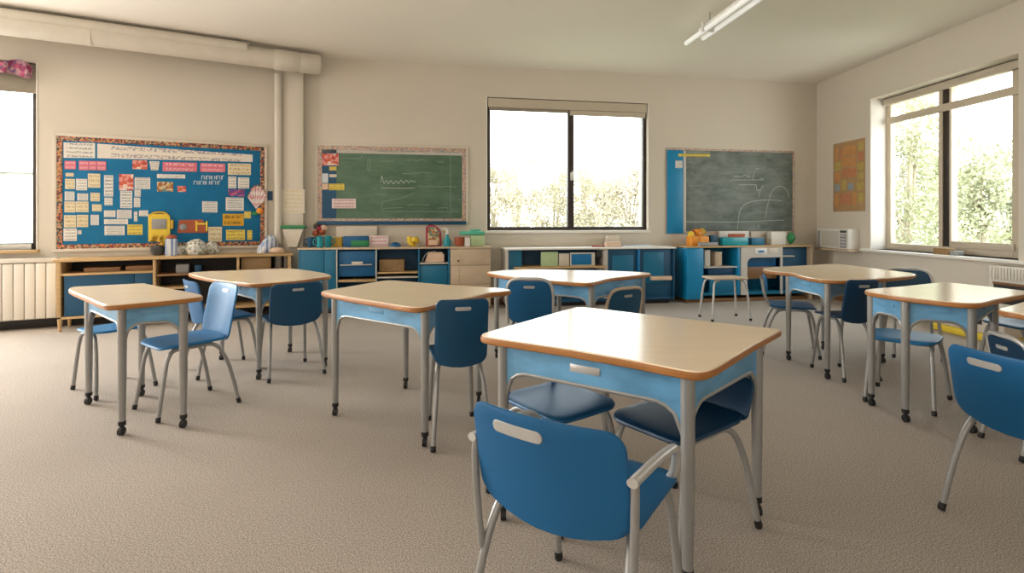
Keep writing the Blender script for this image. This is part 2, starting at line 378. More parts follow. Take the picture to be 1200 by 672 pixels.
# window openings (u0, u1, z0, z1)
lw_u1 = WL.u(44); lw = (lw_u1 - 2.0, lw_u1, 0.87, 2.95)
bw = (WBk.u(571), WBk.u(759), 1.05, 2.95)
rw0 = WR.u(1020); rw = (rw0, rw0 + 2.02, 0.80, 2.86)
build_wall('wall_left', WL, 0, LLEN, [lw], M['wall'])
BLEN = (Vector(CRN) - Vector(CB)).length
build_wall('wall_back', WBk, 0, BLEN, [bw], M['wall'])
build_wall('wall_right', WR, 0, 12.6, [rw], M['wall'])
far_left = WL.loc(0)
far_right = WR.loc(12.6)
WS = Wall((far_left[0], -4.2), (far_left[0], far_left[1]))
build_wall('wall_side', WS, 0, far_left[1] + 4.2, [], M['wall'])
WF = Wall((far_right[0], -4.2), (far_left[0], -4.2))
build_wall('wall_front', WF, 0, far_right[0] - far_left[0], [], M['wall'])
room = [(far_left[0] - .35, -4.55), (far_right[0] + .6, -4.55), (5.3 , 8.9), (4.9, 8.95), (-3.05, 7.5), (far_left[0] - .35, far_left[1] + .35)]
struct(MB().prism(room, -0.08, 0.0).build('floor', M['carpet'], None, False))
struct(MB().prism(room, H_CEIL, H_CEIL + 0.1).build('ceiling', M['ceiling'], None, False))
for nm, W, a, b in (('baseboard_left', WL, 0, LLEN), ('baseboard_back', WBk, 0.05, BLEN - 0.02), ('baseboard_right', WR, 0.02, 12)):
    struct(MB().box(a, b, -0.015, -0.001, 0.0, 0.09, 0.003).build(nm, M['dark'] if nm == 'baseboard_left' else M['brown_wood'], None, True, W.loc(0), W.rot))

def portal(W, h):
    u = (h[0] + h[1]) / 2; p = W.loc(u, -0.28, (h[2] + h[3]) / 2); n = -W.n
    area_light('window_portal', p, (n.x, n.y, 0), h[1] - h[0], h[3] - h[2], 1, portal=True)
for W, h in ((WL, lw), (WBk, bw), (WR, rw)): portal(W, h)

def window(name, W, h, off, fw, fmat, mull, mullmat, wide=0.0):
    r = struct(thing_plain(name, W.loc(0), W.rot)); u0, u1, z0, z1 = h; y0, y1 = off, off + 0.07
    fr = MB(); fr.box(u0, u0 + fw, y0, y1, z0, z1); fr.box(u1 - fw - wide, u1, y0, y1, z0, z1)
    u1 -= wide
    fr.box(u0 + fw, u1 - fw, y0, y1, z0, z0 + fw); fr.box(u0 + fw, u1 - fw, y0, y1, z1 - fw, z1)
    fr.build('frame', fmat, r)
    MB().box(mull - 0.045, mull + 0.045, y0 - 0.012, y1, z0 + fw, z1 - fw).build('mullion', mullmat, r)
    for a, b in ((u0 + fw, mull - 0.045), (mull + 0.045, u1 - fw)):
        MB().box(a, b, y0 + 0.03, y0 + 0.036, z0 + fw, z1 - fw, 0).build('pane', M['glass'], r)
    return r
def thing_plain(name, loc, rotz):
    o = bpy.data.objects.new(name, None); COL.objects.link(o); o.location = loc; o.rotation_euler = (0, 0, rotz); return o

# back window: dark frame, roller blind cassettes, sill, latch
w = window('window_1', WBk, bw, 0.05, 0.05, M['dark_brown'], WBk.u(670, 0), M['dark_brown'])
mu = WBk.u(670)
b = MB(); b.box(bw[0] + 0.01, bw[1] - 0.01, -0.0, 0.05, bw[3] - 0.14, bw[3] - 0.01, 0.01); b.build('blind_cassette', M['blind'], w)
MB().box(bw[0] + 0.03, mu - 0.04, 0.01, 0.04, bw[3] - 0.185, bw[3] - 0.142, 0.006).build('blind_bar', M['blind_dark'], w)
MB().box(mu - 0.02, bw[1] - 0.03, 0.01, 0.04, bw[3] - 0.215, bw[3] - 0.142, 0.006).build('blind_bar', M['blind'], w)
MB().box(bw[0] - 0.03, bw[1] + 0.03, -0.05, 0.05, bw[2] - 0.04, bw[2] - 0.002, 0.006).build('sill', M['white_paint'], w)
t = MB(); t.box(mu - 0.012, mu + 0.025, 0.018, 0.036, 1.78, 1.90, 0.005); t.tube([(mu + 0.01, 0.02, 1.83), (mu + 0.01, -0.02, 1.83), (mu + 0.01, -0.02, 1.92)], 0.008, 8); t.build('latch', M['white'], w)
for s_ in (0, 1):
    x = bw[s_] + (-0.015 if s_ == 0 else 0.001)
    MB().box(x, x + 0.014, -0.008, 0.30, bw[2] - 0.0, bw[3], 0.002).build('jamb_lining', M['white_paint'], w)
# right window: cream frame, dark mullion, half-raised blind
fo = 0.22
rm = None
k = (1110 - CX) / F; rmu = WR.u(1110, -fo)
w = window('window_2', WR, rw, fo, 0.085, M['window_wood'], rmu, M['dark_brown'], 0.19)
MB().box(rmu - 0.10, rmu - 0.046, fo - 0.02, fo + 0.06, rw[2] + 0.085, rw[3] - 0.085).build('sash_stile', M['window_wood'], w)
MB().box(rmu + 0.046, rmu + 0.075, fo - 0.02, fo + 0.06, rw[2] + 0.085, rw[3] - 0.085).build('sash_stile', M['window_wood'], w)
MB().box(rw[0] + 0.06, rw[1] - 0.02, fo - 0.04, fo - 0.005, rw[3] - 0.36, rw[3] - 0.27, 0.008).build('transom_bar', M['window_wood'], w)
MB().box(rw[0] + 0.02, rw[1] - 0.01, fo - 0.06, fo - 0.002, rw[3] - 0.10, rw[3] - 0.01, 0.01).build('blind_cassette', M['blind'], w)
MB().box(rw[0] - 0.10, rw[1] + 0.35, -0.09, fo + 0.02, rw[2] - 0.035, rw[2], 0.008).build('sill', M['white_paint'], w)
MB().box(rw[0] - 0.001, rw[0] + 0.012, -0.004, 0.31, rw[2], rw[3], 0.002).build('jamb_lining', M['white_paint'], w)
MB().box(rmu + 0.05, rw[1] - 0.24, fo - 0.015, fo - 0.001, rw[2] + 0.075, rw[2] + 0.15, 0.003).build('bottom_rail', M['window_wood'], w)
# left window: dark frame, grey blind
lmu = lw[0] + 1.0
w = window('window_3', WL, lw, 0.10, 0.07, M['dark_brown'], lmu, M['dark_brown'])
MB().box(lw[0] + 0.01, lw[1] - 0.012, 0.03, 0.09, lw[3] - 0.33, lw[3] - 0.01, 0.01).build('blind', M['blind_dark'], w)
MB().box(lw[0] - 0.02, lw[1] + 0.02, -0.06, 0.10, lw[2] - 0.035, lw[2], 0.006).build('sill', M['oak'], w)
MB().box(lw[1] - 0.012, lw[1] + 0.001, -0.006, 0.31, lw[2], lw[3], 0.002).build('jamb_lining', M['white_paint'], w)
MB().box(lw[0], lw[1] - 0.08, 0.085, 0.10, lw[2] + 0.0, lw[2] + 0.06, 0.004).build('bottom_rail', M['white_paint'], w)
# added empty frames round the off-view lamps; side and rear walls have no openings
for nm, W_, um, wd_, hh_ in (('lamp_frame_1', WL, WL.at(CX, 0)[0] * 0 + (Vector((-7.40, 4.87)) - WL.p).dot(WL.d), 2.6, 1.9), ('lamp_frame_2', WS, 4.6, 4.6, 1.7), ('lamp_frame_3', WF, far_right[0] + 0.6, 7.0, 1.7)):
    fr = MB(); z0_, z1_ = 1.9 - hh_ / 2 - 0.02, 1.9 + hh_ / 2 + 0.02; a_, b_ = um - wd_ / 2 - 0.02, um + wd_ / 2 + 0.02
    for q in ((a_ - 0.06, a_, z0_ - 0.06, z1_ + 0.06), (b_, b_ + 0.06, z0_ - 0.06, z1_ + 0.06), (a_, b_, z0_ - 0.06, z0_), (a_, b_, z1_, z1_ + 0.06)): fr.box(q[0], q[1], -0.12, -0.001, q[2], q[3])
    struct(fr.build(nm, M['dark_brown'], None, True, W_.loc(0), W_.rot))
# pink printed cloth gathered on top of the left blind
ca, cb_ = WL.u(-14, 0.02), WL.u(39, 0.02); cw = cb_ - ca
def drape(x, y, o_):
    fold = 0.022 * math.sin(x * 34 + 3 * y) + 0.012 * math.sin(x * 71 + 1.3)
    return (x, -0.02 + fold + o_, y * (0.85 + 0.25 * math.sin(x * 13)) - 0.10 * (x / cw) ** 2 + 0.012 * math.sin(x * 27))
o = MB().shell(rrect(cw, 0.17, 0.05, 5), drape, 0.012).build('draped_cloth', M['pink_cloth'], None, True, WL.loc(lw[0], 0, lw[3]), WL.rot)
o.location = WL.loc((ca + cb_) / 2, 0.04, lw[3] - 0.085)
tag(o, 'bunched pink and purple print cloth hanging over the left window blind', 'cloth')

# boxed-in pipe column in the corner and the round duct under the ceiling
c0 = WL.u(325, 0.16); 
o = MB(); pa = WL.loc(WL.u(326, 0.10), 0.10); o.tube([(pa[0], pa[1], 0.0), (pa[0], pa[1], 3.1)], 0.045, 16)
struct(o.build('trim_1', M['pipe']))
pb = WBk.loc(WBk.u(345, 0.06), 0.06)
struct(MB().box(-0.12, 0.12, -0.06, 0.05, 0.0, H_CEIL, 0.006).build('trim_2', M['wall'], None, True, pb, WBk.rot))
r = thing('ceiling_duct', 'long pale round duct running under the ceiling along the left wall', 'duct', (-2.5, 6.88, 3.215))
dv = Vector((-2.74, -1.47, 0)).normalized(); LD = 6.2
o = MB(); o.tube([dv * 0.55, dv * 1.1, dv * 1.12, dv * LD], 0.118, 24); o.build('pipe', M['pipe'], r)
o = MB(); o.tube([(0, 0, 0), dv * 0.015, dv * 0.24, dv * 0.25], [0.118, 0.128, 0.128, 0.12], 24); o.build('end_cap', M['pipe'], r)
o = MB(); o.tube([dv * 0.25, dv * 0.265, dv * 0.53, dv * 0.55], [0.12, 0.13, 0.13, 0.12], 24); o.build('coupling', M['pipe'], r)
up = Vector((0, 0, 0.075)); sd = Vector((-dv.y, dv.x, 0)) * 0.075
o = MB(); o.tube([dv * 0.85 + up + sd, dv * LD + up + sd], 0.068, 16, 1, 0.9); o.build('upper_pipe', M['pipe'], r)
for d_ in (0.82, 2.35, 3.6):
    o = MB(); o.tube([dv * d_ , dv * (d_ + 0.02)], 0.124, 24); o.tube([dv * d_ + Vector((0, 0, 0.1)), dv * d_ + Vector((0, 0, 0.165))], 0.008, 8); o.build('hanger_strap', M['pipe'], r)

# suspended strip light
r = thing('strip_light', 'white suspended twin-tube fluorescent strip light below the ceiling', 'ceiling light', (2.02, 6.0, 3.2))
ld = Vector((0.13, -1, 0)).normalized(); ls = Vector((-ld.y, ld.x, 0))
o = MB(); a = ld * 0.42; e = ld * 3.6
for q in (-0.05, 0.06):
    o2 = MB(); st = Vector((0, 0, 0)) if q < 0 else ld * 0.18
    o2.tube([st + ls * q, st + ls * q + ld * 0.01, e + ls * q], [0.018, 0.026, 0.026], 12); o2.build('tube', M['lamp'], r)
o.tube([ld * 0.3 + Vector((0, 0, 0.05)), e + Vector((0, 0, 0.05))], 0.055, 12, 1, 0.6); o.build('housing', M['white'], r)
for d_ in (0.45, 2.6):
    MB().tube([ld * d_ + Vector((0, 0, 0.07)), ld * d_ + Vector((0, 0, 0.179))], 0.006, 8).build('suspension_rod', M['grey_plastic'], r)
    MB().box(-0.09, 0.09, -0.02, 0.02, -0.02, 0.07, 0.006).build('bracket', M['white'], r, True, ld * d_, math.atan2(ld.y, ld.x) - PI / 2)

# ------------------------------------------------------------------ desks
def floor_at(px, z): return Vector(((px - CX) / F * z, z))
def inside(p, poly):
    c = False; n = len(poly)
    for i in range(n):
        a, b = poly[i], poly[(i + 1) % n]
        if (a[1] > p[1]) != (b[1] > p[1]) and p[0] < (b[0] - a[0]) * (p[1] - a[1]) / (b[1] - a[1]) + a[0]: c = not c
    return c
def edge_dist(p, poly):
    m = 9
    for i in range(len(poly)):
        a = Vector(poly[i]); b = Vector(poly[(i + 1) % len(poly)]); d = b - a
        t = max(0, min(1, (p - a).dot(d) / max(d.length_squared, 1e-9))); m = min(m, (p - a - d * t).length)
    return m
def desk(label, ht, outline, legs, plate=None, rims=(0, 1, 2, 3), group='classroom desks'):
    k = (CAMZ - ht) * F
    W2 = [floor_at(px, k / (py - HY)) for px, py in outline]
    W2 = [Vector((p.x, p.y)) for p in cr([(p.x, p.y, 0) for p in W2], 4, True)]
    cen = sum(W2, Vector((0, 0))) / len(W2)
    poly = [(p.x - cen.x, p.y - cen.y) for p in W2]
    r = thing('school_desk', label, 'desk', (cen.x, cen.y, 0), 0, group)
    feet = []
    for px, zz in legs:
        best = None
        for i in range(-80, 81):
            p = floor_at(px, zz + i * 0.01) - cen
            if inside(p, poly) and edge_dist(p, poly) > 0.045:
                if best is None or abs(i) < best[0]: best = (abs(i), p)
        feet.append(best[1] if best else floor_at(px, zz) - cen)
    top = MB(); top.prism(poly, ht - 0.028, ht, 0, 0.004); top.build('tabletop', M['top'], r, True)
    eb = MB(); n = len(poly); vs = []; fs = []
    prof = [(-0.001, ht - 0.004), (0.003, ht - 0.006), (0.005, ht - 0.014), (0.003, ht - 0.026), (-0.004, ht - 0.031)]
    for d_, z in prof:
        for i in range(n):
            a, b = Vector(poly[i - 1]), Vector(poly[(i + 1) % n]); t_ = (b - a).normalized(); nn = Vector((t_.y, -t_.x))
            p = Vector(poly[i])
            if nn.dot(p) < 0: nn = -nn
            p = p + nn * d_; vs.append((p.x, p.y, z))
    for i in range(len(prof) - 1):
        for q in range(n): fs.append((i * n + q, i * n + (q + 1) % n, (i + 1) * n + (q + 1) % n, (i + 1) * n + q))
    eb.add(vs, fs); eb.build('edge_band', M['edge'], r)
    for p in feet:
        l = MB(); l.tube([(p.x, p.y, 0.065), (p.x, p.y, 0.30), (p.x, p.y, ht - 0.03)], [0.0175, 0.021, 0.0235], 14); l = l.build('leg', M['grey'], r)
        c_ = MB(); c_.tube([(p.x, p.y, 0.078), (p.x, p.y, 0.055)], 0.0195, 12); c_.tube([(p.x, p.y, 0.06), (p.x, p.y, 0.035)], 0.012, 10)
        c_.tube([(p.x - 0.011, p.y - 0.004, 0.0225), (p.x + 0.011, p.y - 0.004, 0.0225)], 0.0225, 14); c_.build('caster', M['black'], l)
    # side panels with arched lower edge
    for i in range(4):
        a, b = feet[i], feet[(i + 1) % 4]; d = b - a; Lg = d.length; d = d / Lg; nn = Vector((d.y, -d.x))
        if nn.dot((a + b) / 2 - sum(feet, Vector((0, 0))) / 4) < 0: nn = -nn
        a2 = a + d * 0.012; L2 = Lg - 0.024; rad = min(0.10, L2 * 0.32); N_ = 25; lo = []
        for j in range(N_):
            s_ = L2 * j / (N_ - 1); e_ = min(s_, L2 - s_)
            drop = 0.105
            if e_ < rad: drop = 0.105 + 0.10 * (1 - math.sqrt(max(0, 1 - (1 - e_ / rad) ** 2)))
            lo.append((s_, ht - 0.03 - drop))
        pm = MB(); vs = []; fs = []
        for off in (0.006, -0.004):
            for s_, z in lo:
                q = a2 + d * s_ + nn * off; vs.append((q.x, q.y, ht - 0.03)); vs.append((q.x, q.y, z))
        m2 = 2 * N_
        for j in range(N_ - 1):
            p0 = 2 * j
            fs += [(p0, p0 + 2, p0 + 3, p0 + 1), (m2 + p0, m2 + p0 + 1, m2 + p0 + 3, m2 + p0 + 2), (p0 + 1, p0 + 3, m2 + p0 + 3, m2 + p0 + 1), (p0, m2 + p0, m2 + p0 + 2, p0 + 2)]
        pm.add(vs, fs); pn = pm.build('side_panel', M['apron'], r)
        rimm = MB(); rimm.tube([tuple((a2 + d * s_ + nn * 0.001)) + (z,) for s_, z in lo], 0.0085, 8); rimm.build('arch_rim', M['grey'], pn)
        # pull recess on the panel
        if i in rims:
            q = a2 + d * (L2 * 0.5) + nn * 0.006; mt = Matrix.Translation((q.x, q.y, ht - 0.075)) @ Matrix.Rotation(math.atan2(d.y, d.x), 4, 'Z')
            h_ = MB(); h_.box(-0.06, 0.06, -0.003, 0.003, -0.014, 0.014, 0.002, mat=mt); h_.build('name_plate' if plate == i else 'pull', M['light_grey'] if plate == i else M['apron'], pn)
    ins = [f * 0.93 for f in feet]
    MB().prism([(p.x, p.y) for p in ins], ht - 0.128, ht - 0.120).build('tray', M['tray'], r, False)
    return r, feet, cen

def fz(py): return F * CAMZ / (py - HY)
desk('small oak-topped desk nearest the white radiator, at far left', 0.755,
     [(82.5, 340), (86, 336.5), (110, 335), (164.6, 332.3), (172, 333), (200, 338.5), (224, 343), (237, 346.5), (218, 349.5), (190, 352.5), (160, 355), (130, 357.5), (119, 356), (105, 350)],
     [(104, fz(474)), (143, fz(510)), (215, fz(508)), (166, 3.62)])
desk('oak-topped desk in front of the wooden shelf unit, behind the leftmost desk', 0.735,
     [(221.5, 320.5), (235, 318.6), (259, 317.6), (314.7, 315.4), (341, 315), (367, 318), (387.6, 322.4), (373.7, 325), (345, 329), (324.6, 330.8), (300, 332.4), (285, 331.6), (259, 328.6), (238, 325)],
     [(260, fz(421.9)), (303.5, fz(445)), (381, fz(430)), (340, 4.8)])
desk('wide oak-topped desk left of the centre, holding one blue chair at its right side', 0.755,
     [(378.7, 342.2), (384, 340), (408.7, 336), (447.4, 329.4), (461, 328.8), (475, 329.8), (505.4, 332.4), (544, 335.3), (582.8, 337.6), (598, 340), (585, 342), (573, 343), (551.8, 347.8), (524.7, 352.8), (507, 357), (494, 359.8), (478.3, 359.5), (447.4, 354.6), (408.7, 348.4)],
     [(393, fz(498)), (498, fz(535)), (561, fz(466)), (475.5, 3.8)])
desk('white-lit desk below the back window, in front of the open shelf cabinet', 0.735,
     [(571, 319.6), (580, 318), (596.7, 316.6), (620.5, 315.8), (670, 316.5), (715.8, 317.6), (762, 320), (743, 323), (716, 326), (697, 330.4), (688, 331.6), (670, 330.6), (637, 328), (596.7, 324)],
     [(582, 4.6), (693, 4.0), (753, 4.5), (655, 4.85)])
desk('large foreground desk with a grey name plate, the closest to the viewer', 0.735,
     [(564.7, 391.9), (572, 389), (614, 377), (669.5, 361.6), (679, 360.4), (692, 361.0), (740, 366.4), (787, 372), (861, 380.4), (909, 385.5), (911, 388.5), (886, 401.8), (856, 420), (836.5, 431.4), (824, 435), (811, 435), (787, 431), (737.7, 421.5), (663.5, 409), (589.4, 398.0), (569, 394.5)],
     [(590, 2.10), (806, 1.70), (887, fz(626)), (709, 2.68)], plate=0)
desk('wavy-edged desk at the back right, near the grey chalkboard', 0.755,
     [(894.5, 314.5), (905, 313.2), (931.4, 311.8), (974.3, 309.6), (993, 310.7), (1035, 316), (1073, 321.2), (1045.7, 325.4), (1012, 327.2), (990, 328.4), (972, 328), (955, 326.5), (938, 323), (929, 320), (915, 318.8), (900, 317.2)],
     [(924, fz(432)), (969.5, fz(448.8)), (1034, 4.45), (965, 4.9)])
desk('glossy desk below the right window, a blue stool under its front edge', 0.75,
     [(1014.7, 340.4), (1020, 338.8), (1056.6, 335.8), (1100, 331.4), (1112, 331.3), (1155.6, 335.8), (1200, 340.8), (1216, 343.4), (1200, 345), (1169.7, 350.4), (1153, 354.3), (1138, 355.4), (1107.5, 353.2), (1056.6, 347.6), (1025, 343)],
     [(1021, 3.42), (1061, fz(501)), (1139, 2.98), (1165, 3.6)])
desk('desk cut off by the right edge of the picture', 0.735,
     [(1171, 362.4), (1180, 359.5), (1200, 353.8), (1230, 346), (1245, 345), (1275, 349), (1330, 358), (1338, 362), (1310, 385), (1290, 392), (1270, 392), (1230, 378), (1200, 368.4), (1180, 365)],
     [(1216, 2.95), (1268, 2.28), (1310, 2.6), (1240, 3.05)])

# ------------------------------------------------------------------ chairs
def chair(label, cx, cy, fx, fy, kind='shell', col='blue', w=0.40, d=0.40, sh=0.44, top=0.73, arms=False, hoop=False, lean=0.22, slot_x=0.0, slot_w=0.085, name='school_chair', group='blue classroom chairs'):
    rz = math.atan2(-fx, fy)
    r = thing(name, label, 'stool' if kind == 'stool' else 'chair', (cx, cy, 0), rz, 'blue classroom stools' if kind == 'stool' else group)
    sx, sy = w / 0.40, d / 0.40
    def seat_fn(x, y, o):
        z = sh - 0.008 + o + 0.10 * (x / sx) ** 2 * 0.5
        if y > 0.12 * sy: z -= 1.6 * (y - 0.12 * sy) ** 2 / sy
        if y < -0.12 * sy and kind != 'stool': z += 1.5 * (y + 0.12 * sy) ** 2
        return (x, y, z)
    so = rrect(w, d, 0.07 * min(sx, sy))
    if kind == 'stool': so = rrect(w, d, 0.11 * min(sx, sy))
    MB().shell(so, seat_fn, 0.018).build('seat', M[col], r)
    rail_y = 0.0; R_ = 0.0125
    for s in (-1, 1):
        X0 = s * (w / 2 - 0.035)
        # front leg and rear leg, meeting under the seat
        rear_top = (X0, -0.02, sh - 0.03)
        fl = cr([(s * (w / 2 - 0.01), d / 2 + 0.015, 0.012), (s * (w / 2 - 0.022), d / 2 - 0.02, sh * 0.55), (s * (w / 2 - 0.03), d / 2 - 0.045, sh - 0.075), (X0, d / 2 - 0.09, sh - 0.032), (X0, 0.0, sh - 0.03)], 5)
        rl = cr([(s * (w / 2 + 0.012), -d / 2 - 0.055, 0.012), (s * (w / 2 - 0.008), -d / 2 - 0.005, sh * 0.55), (s * (w / 2 - 0.022), -d / 2 + 0.045, sh - 0.075), (X0, -d / 2 + 0.10, sh - 0.032), (X0, -0.0, sh - 0.03)], 5)
        for pts in (fl, rl):
            l = MB(); l.tube(pts, R_, 10); l = l.build('leg', M['grey'], r)
            p = pts[0]; q = pts[1]; dd = (q - p).normalized()
            c_ = MB(); c_.tube([p - dd * 0.008, p + dd * 0.022], 0.0142, 10); c_.ico((p.x, p.y, 0.0155), 0.0155, 2); c_.build('foot_cap', M['black'], l)
    MB().tube([(-w / 2 + 0.035, d / 2 - 0.10, sh - 0.035), (w / 2 - 0.035, d / 2 - 0.10, sh - 0.035)], 0.010, 8).build('cross_bar', M['grey'], r)
    if kind == 'stool': return r
    if kind == 'shell':
        z0 = sh - 0.045; Hh = top - z0; wb = w * 1.02
        ol = []
        for (x, v) in rrect(wb, Hh, 0.12 * min(wb, 1.3 * Hh), cx=0, cy=Hh / 2):
            if v < Hh / 2:
                kf = (1 - v / (Hh / 2)); v = v + kf * 0.09 * wb * ((2 * x / wb) ** 2) ; x = x * (1 - 0.02 * kf)
            else: x = x * (1 - 0.02 * (v / Hh))
            ol.append((x, v))
        def back_fn(x, v, o):
            y = -d / 2 - 0.022 - lean * max(0.0, v - 0.03) * 0.85 + 0.75 * x * x / sx
            return (x, y + o, z0 + v)
        bk = MB().shell(ol, back_fn, 0.016).build('backrest', M[col], r)
        hs = rrect(slot_w, slot_w * 0.17 + 0.006, slot_w * 0.08 + 0.0025, 4, slot_x, Hh - 0.05)
        MB().shell(hs, lambda x, v, o: (lambda p: (p[0], p[1] - 0.0085, p[2]))(back_fn(x, v, o)), 0.007).build('hand_slot', M['light_grey'], bk)
        MB().shell(hs, lambda x, v, o: (lambda p: (p[0], p[1] + 0.0085, p[2]))(back_fn(x, v, o)), 0.007).build('hand_slot', M['light_grey'], bk)
        if hoop:
            pts = [(s0 * (wb / 2 + 0.004), v0) for s0, v0 in ((-1, 0.0), (-1, Hh * 0.35), (-1, Hh * 0.7), (-0.86, Hh * 0.95), (-0.5, Hh + 0.012), (0, Hh + 0.014), (0.5, Hh + 0.012), (0.86, Hh * 0.95), (1, Hh * 0.7), (1, Hh * 0.35), (1, 0.0))]
            MB().tube(cr([back_fn(x, v, 0) for x, v in pts], 4), 0.013, 10).build('back_frame', M['oak_grey'] if hoop == 'tan' else M['light_grey'], r)
    else:  # tube back: small panel carried by two posts
        for s in (-1, 1):
            X0 = s * (w / 2 - 0.05)
            MB().tube(cr([(X0, -d / 2 + 0.10, sh - 0.032), (X0, -d / 2 + 0.02, sh - 0.01), (X0, -d / 2 - 0.02, sh + 0.06), (X0, -d / 2 - 0.05, top - 0.03)], 5), 0.011, 10).build('back_post', M['grey'], r)
        Hh = min(0.14, (top - sh) * 0.55)
        MB().shell(rrect(w * 0.92, Hh, 0.05, 5, 0, 0), lambda x, v, o: (x, -d / 2 - 0.045 + 0.4 * x * x - 0.1 * v + o + 0.018, top - Hh / 2 + v), 0.016).build('backrest', M[col], r)
    if arms:
        for s in (-1, 1):
            xa = s * (w / 2 + 0.012)
            pts = cr([(xa, -d / 2 - 0.03, 0.587), (xa, -0.08, 0.578), (xa, 0.03, 0.566), (xa, 0.08, 0.556), (xa - s * 0.004, 0.115, 0.525), (xa - s * 0.02, 0.14, 0.46), (xa - s * 0.05, 0.16, 0.415)], 5)
            rr = [0.0125] * 12 + [0.012] * 4 + [0.0115] * (len(pts) - 16)
            MB().tube(pts, rr, 12, 1.15, 0.95).build('armrest', M['light_grey'], r)
            MB().tube(cr([(xa, -d / 2 - 0.012, 0.578), (xa, -d / 2 - 0.013, 0.50), (s * (w / 2 + 0.006), -d / 2 - 0.008, 0.38), (s * (w / 2 - 0.004), -d / 2 - 0.002, 0.27)], 4), 0.011, 10).build('arm_post', M['grey'], r)
    return r

chair('blue plastic armchair with grey armrests, closest to the viewer, back turned', 0.217, 1.56, 0.56, 0.83, col='blue', w=0.45, d=0.42, top=0.705, arms=True, slot_x=-0.06, slot_w=0.16)
chair('blue seat under the left half of the foreground desk', 0.20, 2.25, 0.6, -0.8, kind='post', col='blue', w=0.37, d=0.37, top=0.69)
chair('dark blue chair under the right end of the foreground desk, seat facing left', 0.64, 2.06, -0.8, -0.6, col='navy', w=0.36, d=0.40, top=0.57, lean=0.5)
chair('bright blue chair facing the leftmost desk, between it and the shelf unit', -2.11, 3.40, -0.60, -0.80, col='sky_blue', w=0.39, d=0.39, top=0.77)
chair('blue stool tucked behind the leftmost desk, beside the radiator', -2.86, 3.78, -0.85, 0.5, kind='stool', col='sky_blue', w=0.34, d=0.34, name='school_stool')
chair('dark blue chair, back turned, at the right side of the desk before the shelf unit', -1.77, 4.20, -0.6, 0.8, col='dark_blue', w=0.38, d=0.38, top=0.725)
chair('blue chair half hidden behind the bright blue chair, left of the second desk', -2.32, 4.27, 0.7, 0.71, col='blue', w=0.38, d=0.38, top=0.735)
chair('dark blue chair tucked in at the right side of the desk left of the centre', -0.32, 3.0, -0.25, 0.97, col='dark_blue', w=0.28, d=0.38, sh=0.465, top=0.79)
chair('blue chair, back turned, front left of the desk below the back window', 0.17, 4.27, 0.15, 0.98, col='blue', w=0.34, d=0.38, top=0.74, hoop='grey')
chair('low blue chair with a rounded tan back frame, below the back window', 0.80, 4.42, -0.5, 0.86, col='teal_dark', w=0.34, d=0.36, sh=0.40, top=0.645, hoop='tan')
chair('blue chair with thin back posts under the left end of the wavy-edged desk', 2.52, 4.78, 0.92, -0.38, kind='post', col='blue', w=0.38, d=0.38, top=0.70)
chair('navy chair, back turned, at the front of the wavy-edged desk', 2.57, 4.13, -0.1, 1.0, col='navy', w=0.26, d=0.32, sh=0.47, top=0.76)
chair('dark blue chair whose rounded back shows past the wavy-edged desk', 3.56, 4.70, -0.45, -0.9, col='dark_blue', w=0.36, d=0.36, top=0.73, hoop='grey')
chair('blue stool with splayed grey legs under the glossy desk by the right window', 2.60, 3.50, -0.72, -0.69, kind='stool', col='sky_blue', w=0.38, d=0.38, name='school_stool')
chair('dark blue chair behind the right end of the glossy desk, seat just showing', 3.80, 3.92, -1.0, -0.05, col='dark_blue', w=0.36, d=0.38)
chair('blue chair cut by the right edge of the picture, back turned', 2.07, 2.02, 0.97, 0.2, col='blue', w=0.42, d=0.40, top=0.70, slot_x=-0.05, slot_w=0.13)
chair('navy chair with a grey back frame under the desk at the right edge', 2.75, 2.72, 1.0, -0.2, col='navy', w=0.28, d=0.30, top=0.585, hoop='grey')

# small tan-topped stand in front of the right cabinet
r = thing('side_table', 'low tan-topped stand on bent grey legs before the cabinet under the grey chalkboard', 'table', (2.58, 6.42, 0), 0.12)
MB().shell(rrect(0.46, 0.34, 0.05), lambda x, y, o: (x, y, 0.50 + o), 0.022).build('top', M['oak_grey'], r)
for sx, sy in ((-1, -1), (1, -1), (-1, 1), (1, 1)):
    pts = cr([(sx * 0.24, sy * 0.16, 0.012), (sx * 0.215, sy * 0.14, 0.3), (sx * 0.19, sy * 0.12, 0.45), (sx * 0.13, sy * 0.11, 0.478)], 5)
    l = MB(); l.tube(pts, 0.013, 10); l = l.build('leg', M['light_grey'], r)
    MB().tube([(pts[0].x, pts[0].y, 0.0), (pts[0].x, pts[0].y, 0.03)], 0.016, 10).build('foot_cap', M['black'], l)

# ------------------------------------------------------------------ cabinets along the walls
def boxpart(name, m, parent, *b, bev=0.004): return MB().box(*b, bev).build(name, M[m], parent)
# -- pale wooden shelf unit on the left wall
dep = 0.42; W = WL
u0 = W.u(67, dep); u1 = W.u(341, dep); L_ = u1 - u0; hz = 0.78
r = thing('shelf_unit', 'long pale wooden shelf unit under the blue bulletin board', 'shelf unit', W.loc(u0, 0.02), W.rot)
X = lambda px: W.u(px, dep) - u0
boxpart('top', 'oak', r, -0.03, L_ + 0.02, -dep - 0.015, 0, hz - 0.03, hz)
boxpart('side_panel', 'oak', r, 0, 0.035, -dep, 0, 0.16, hz - 0.031)
boxpart('side_panel', 'oak', r, L_ - 0.035, L_, -dep, 0, 0.16, hz - 0.031)
xd1, xd2 = X(181), X(279)
boxpart('divider', 'oak', r, xd1 - 0.014, xd1 + 0.014, -dep + 0.004, -0.02, 0.16, hz - 0.031)
boxpart('divider', 'oak', r, xd2 - 0.014, xd2 + 0.014, -dep + 0.004, -0.02, 0.58, hz - 0.031)
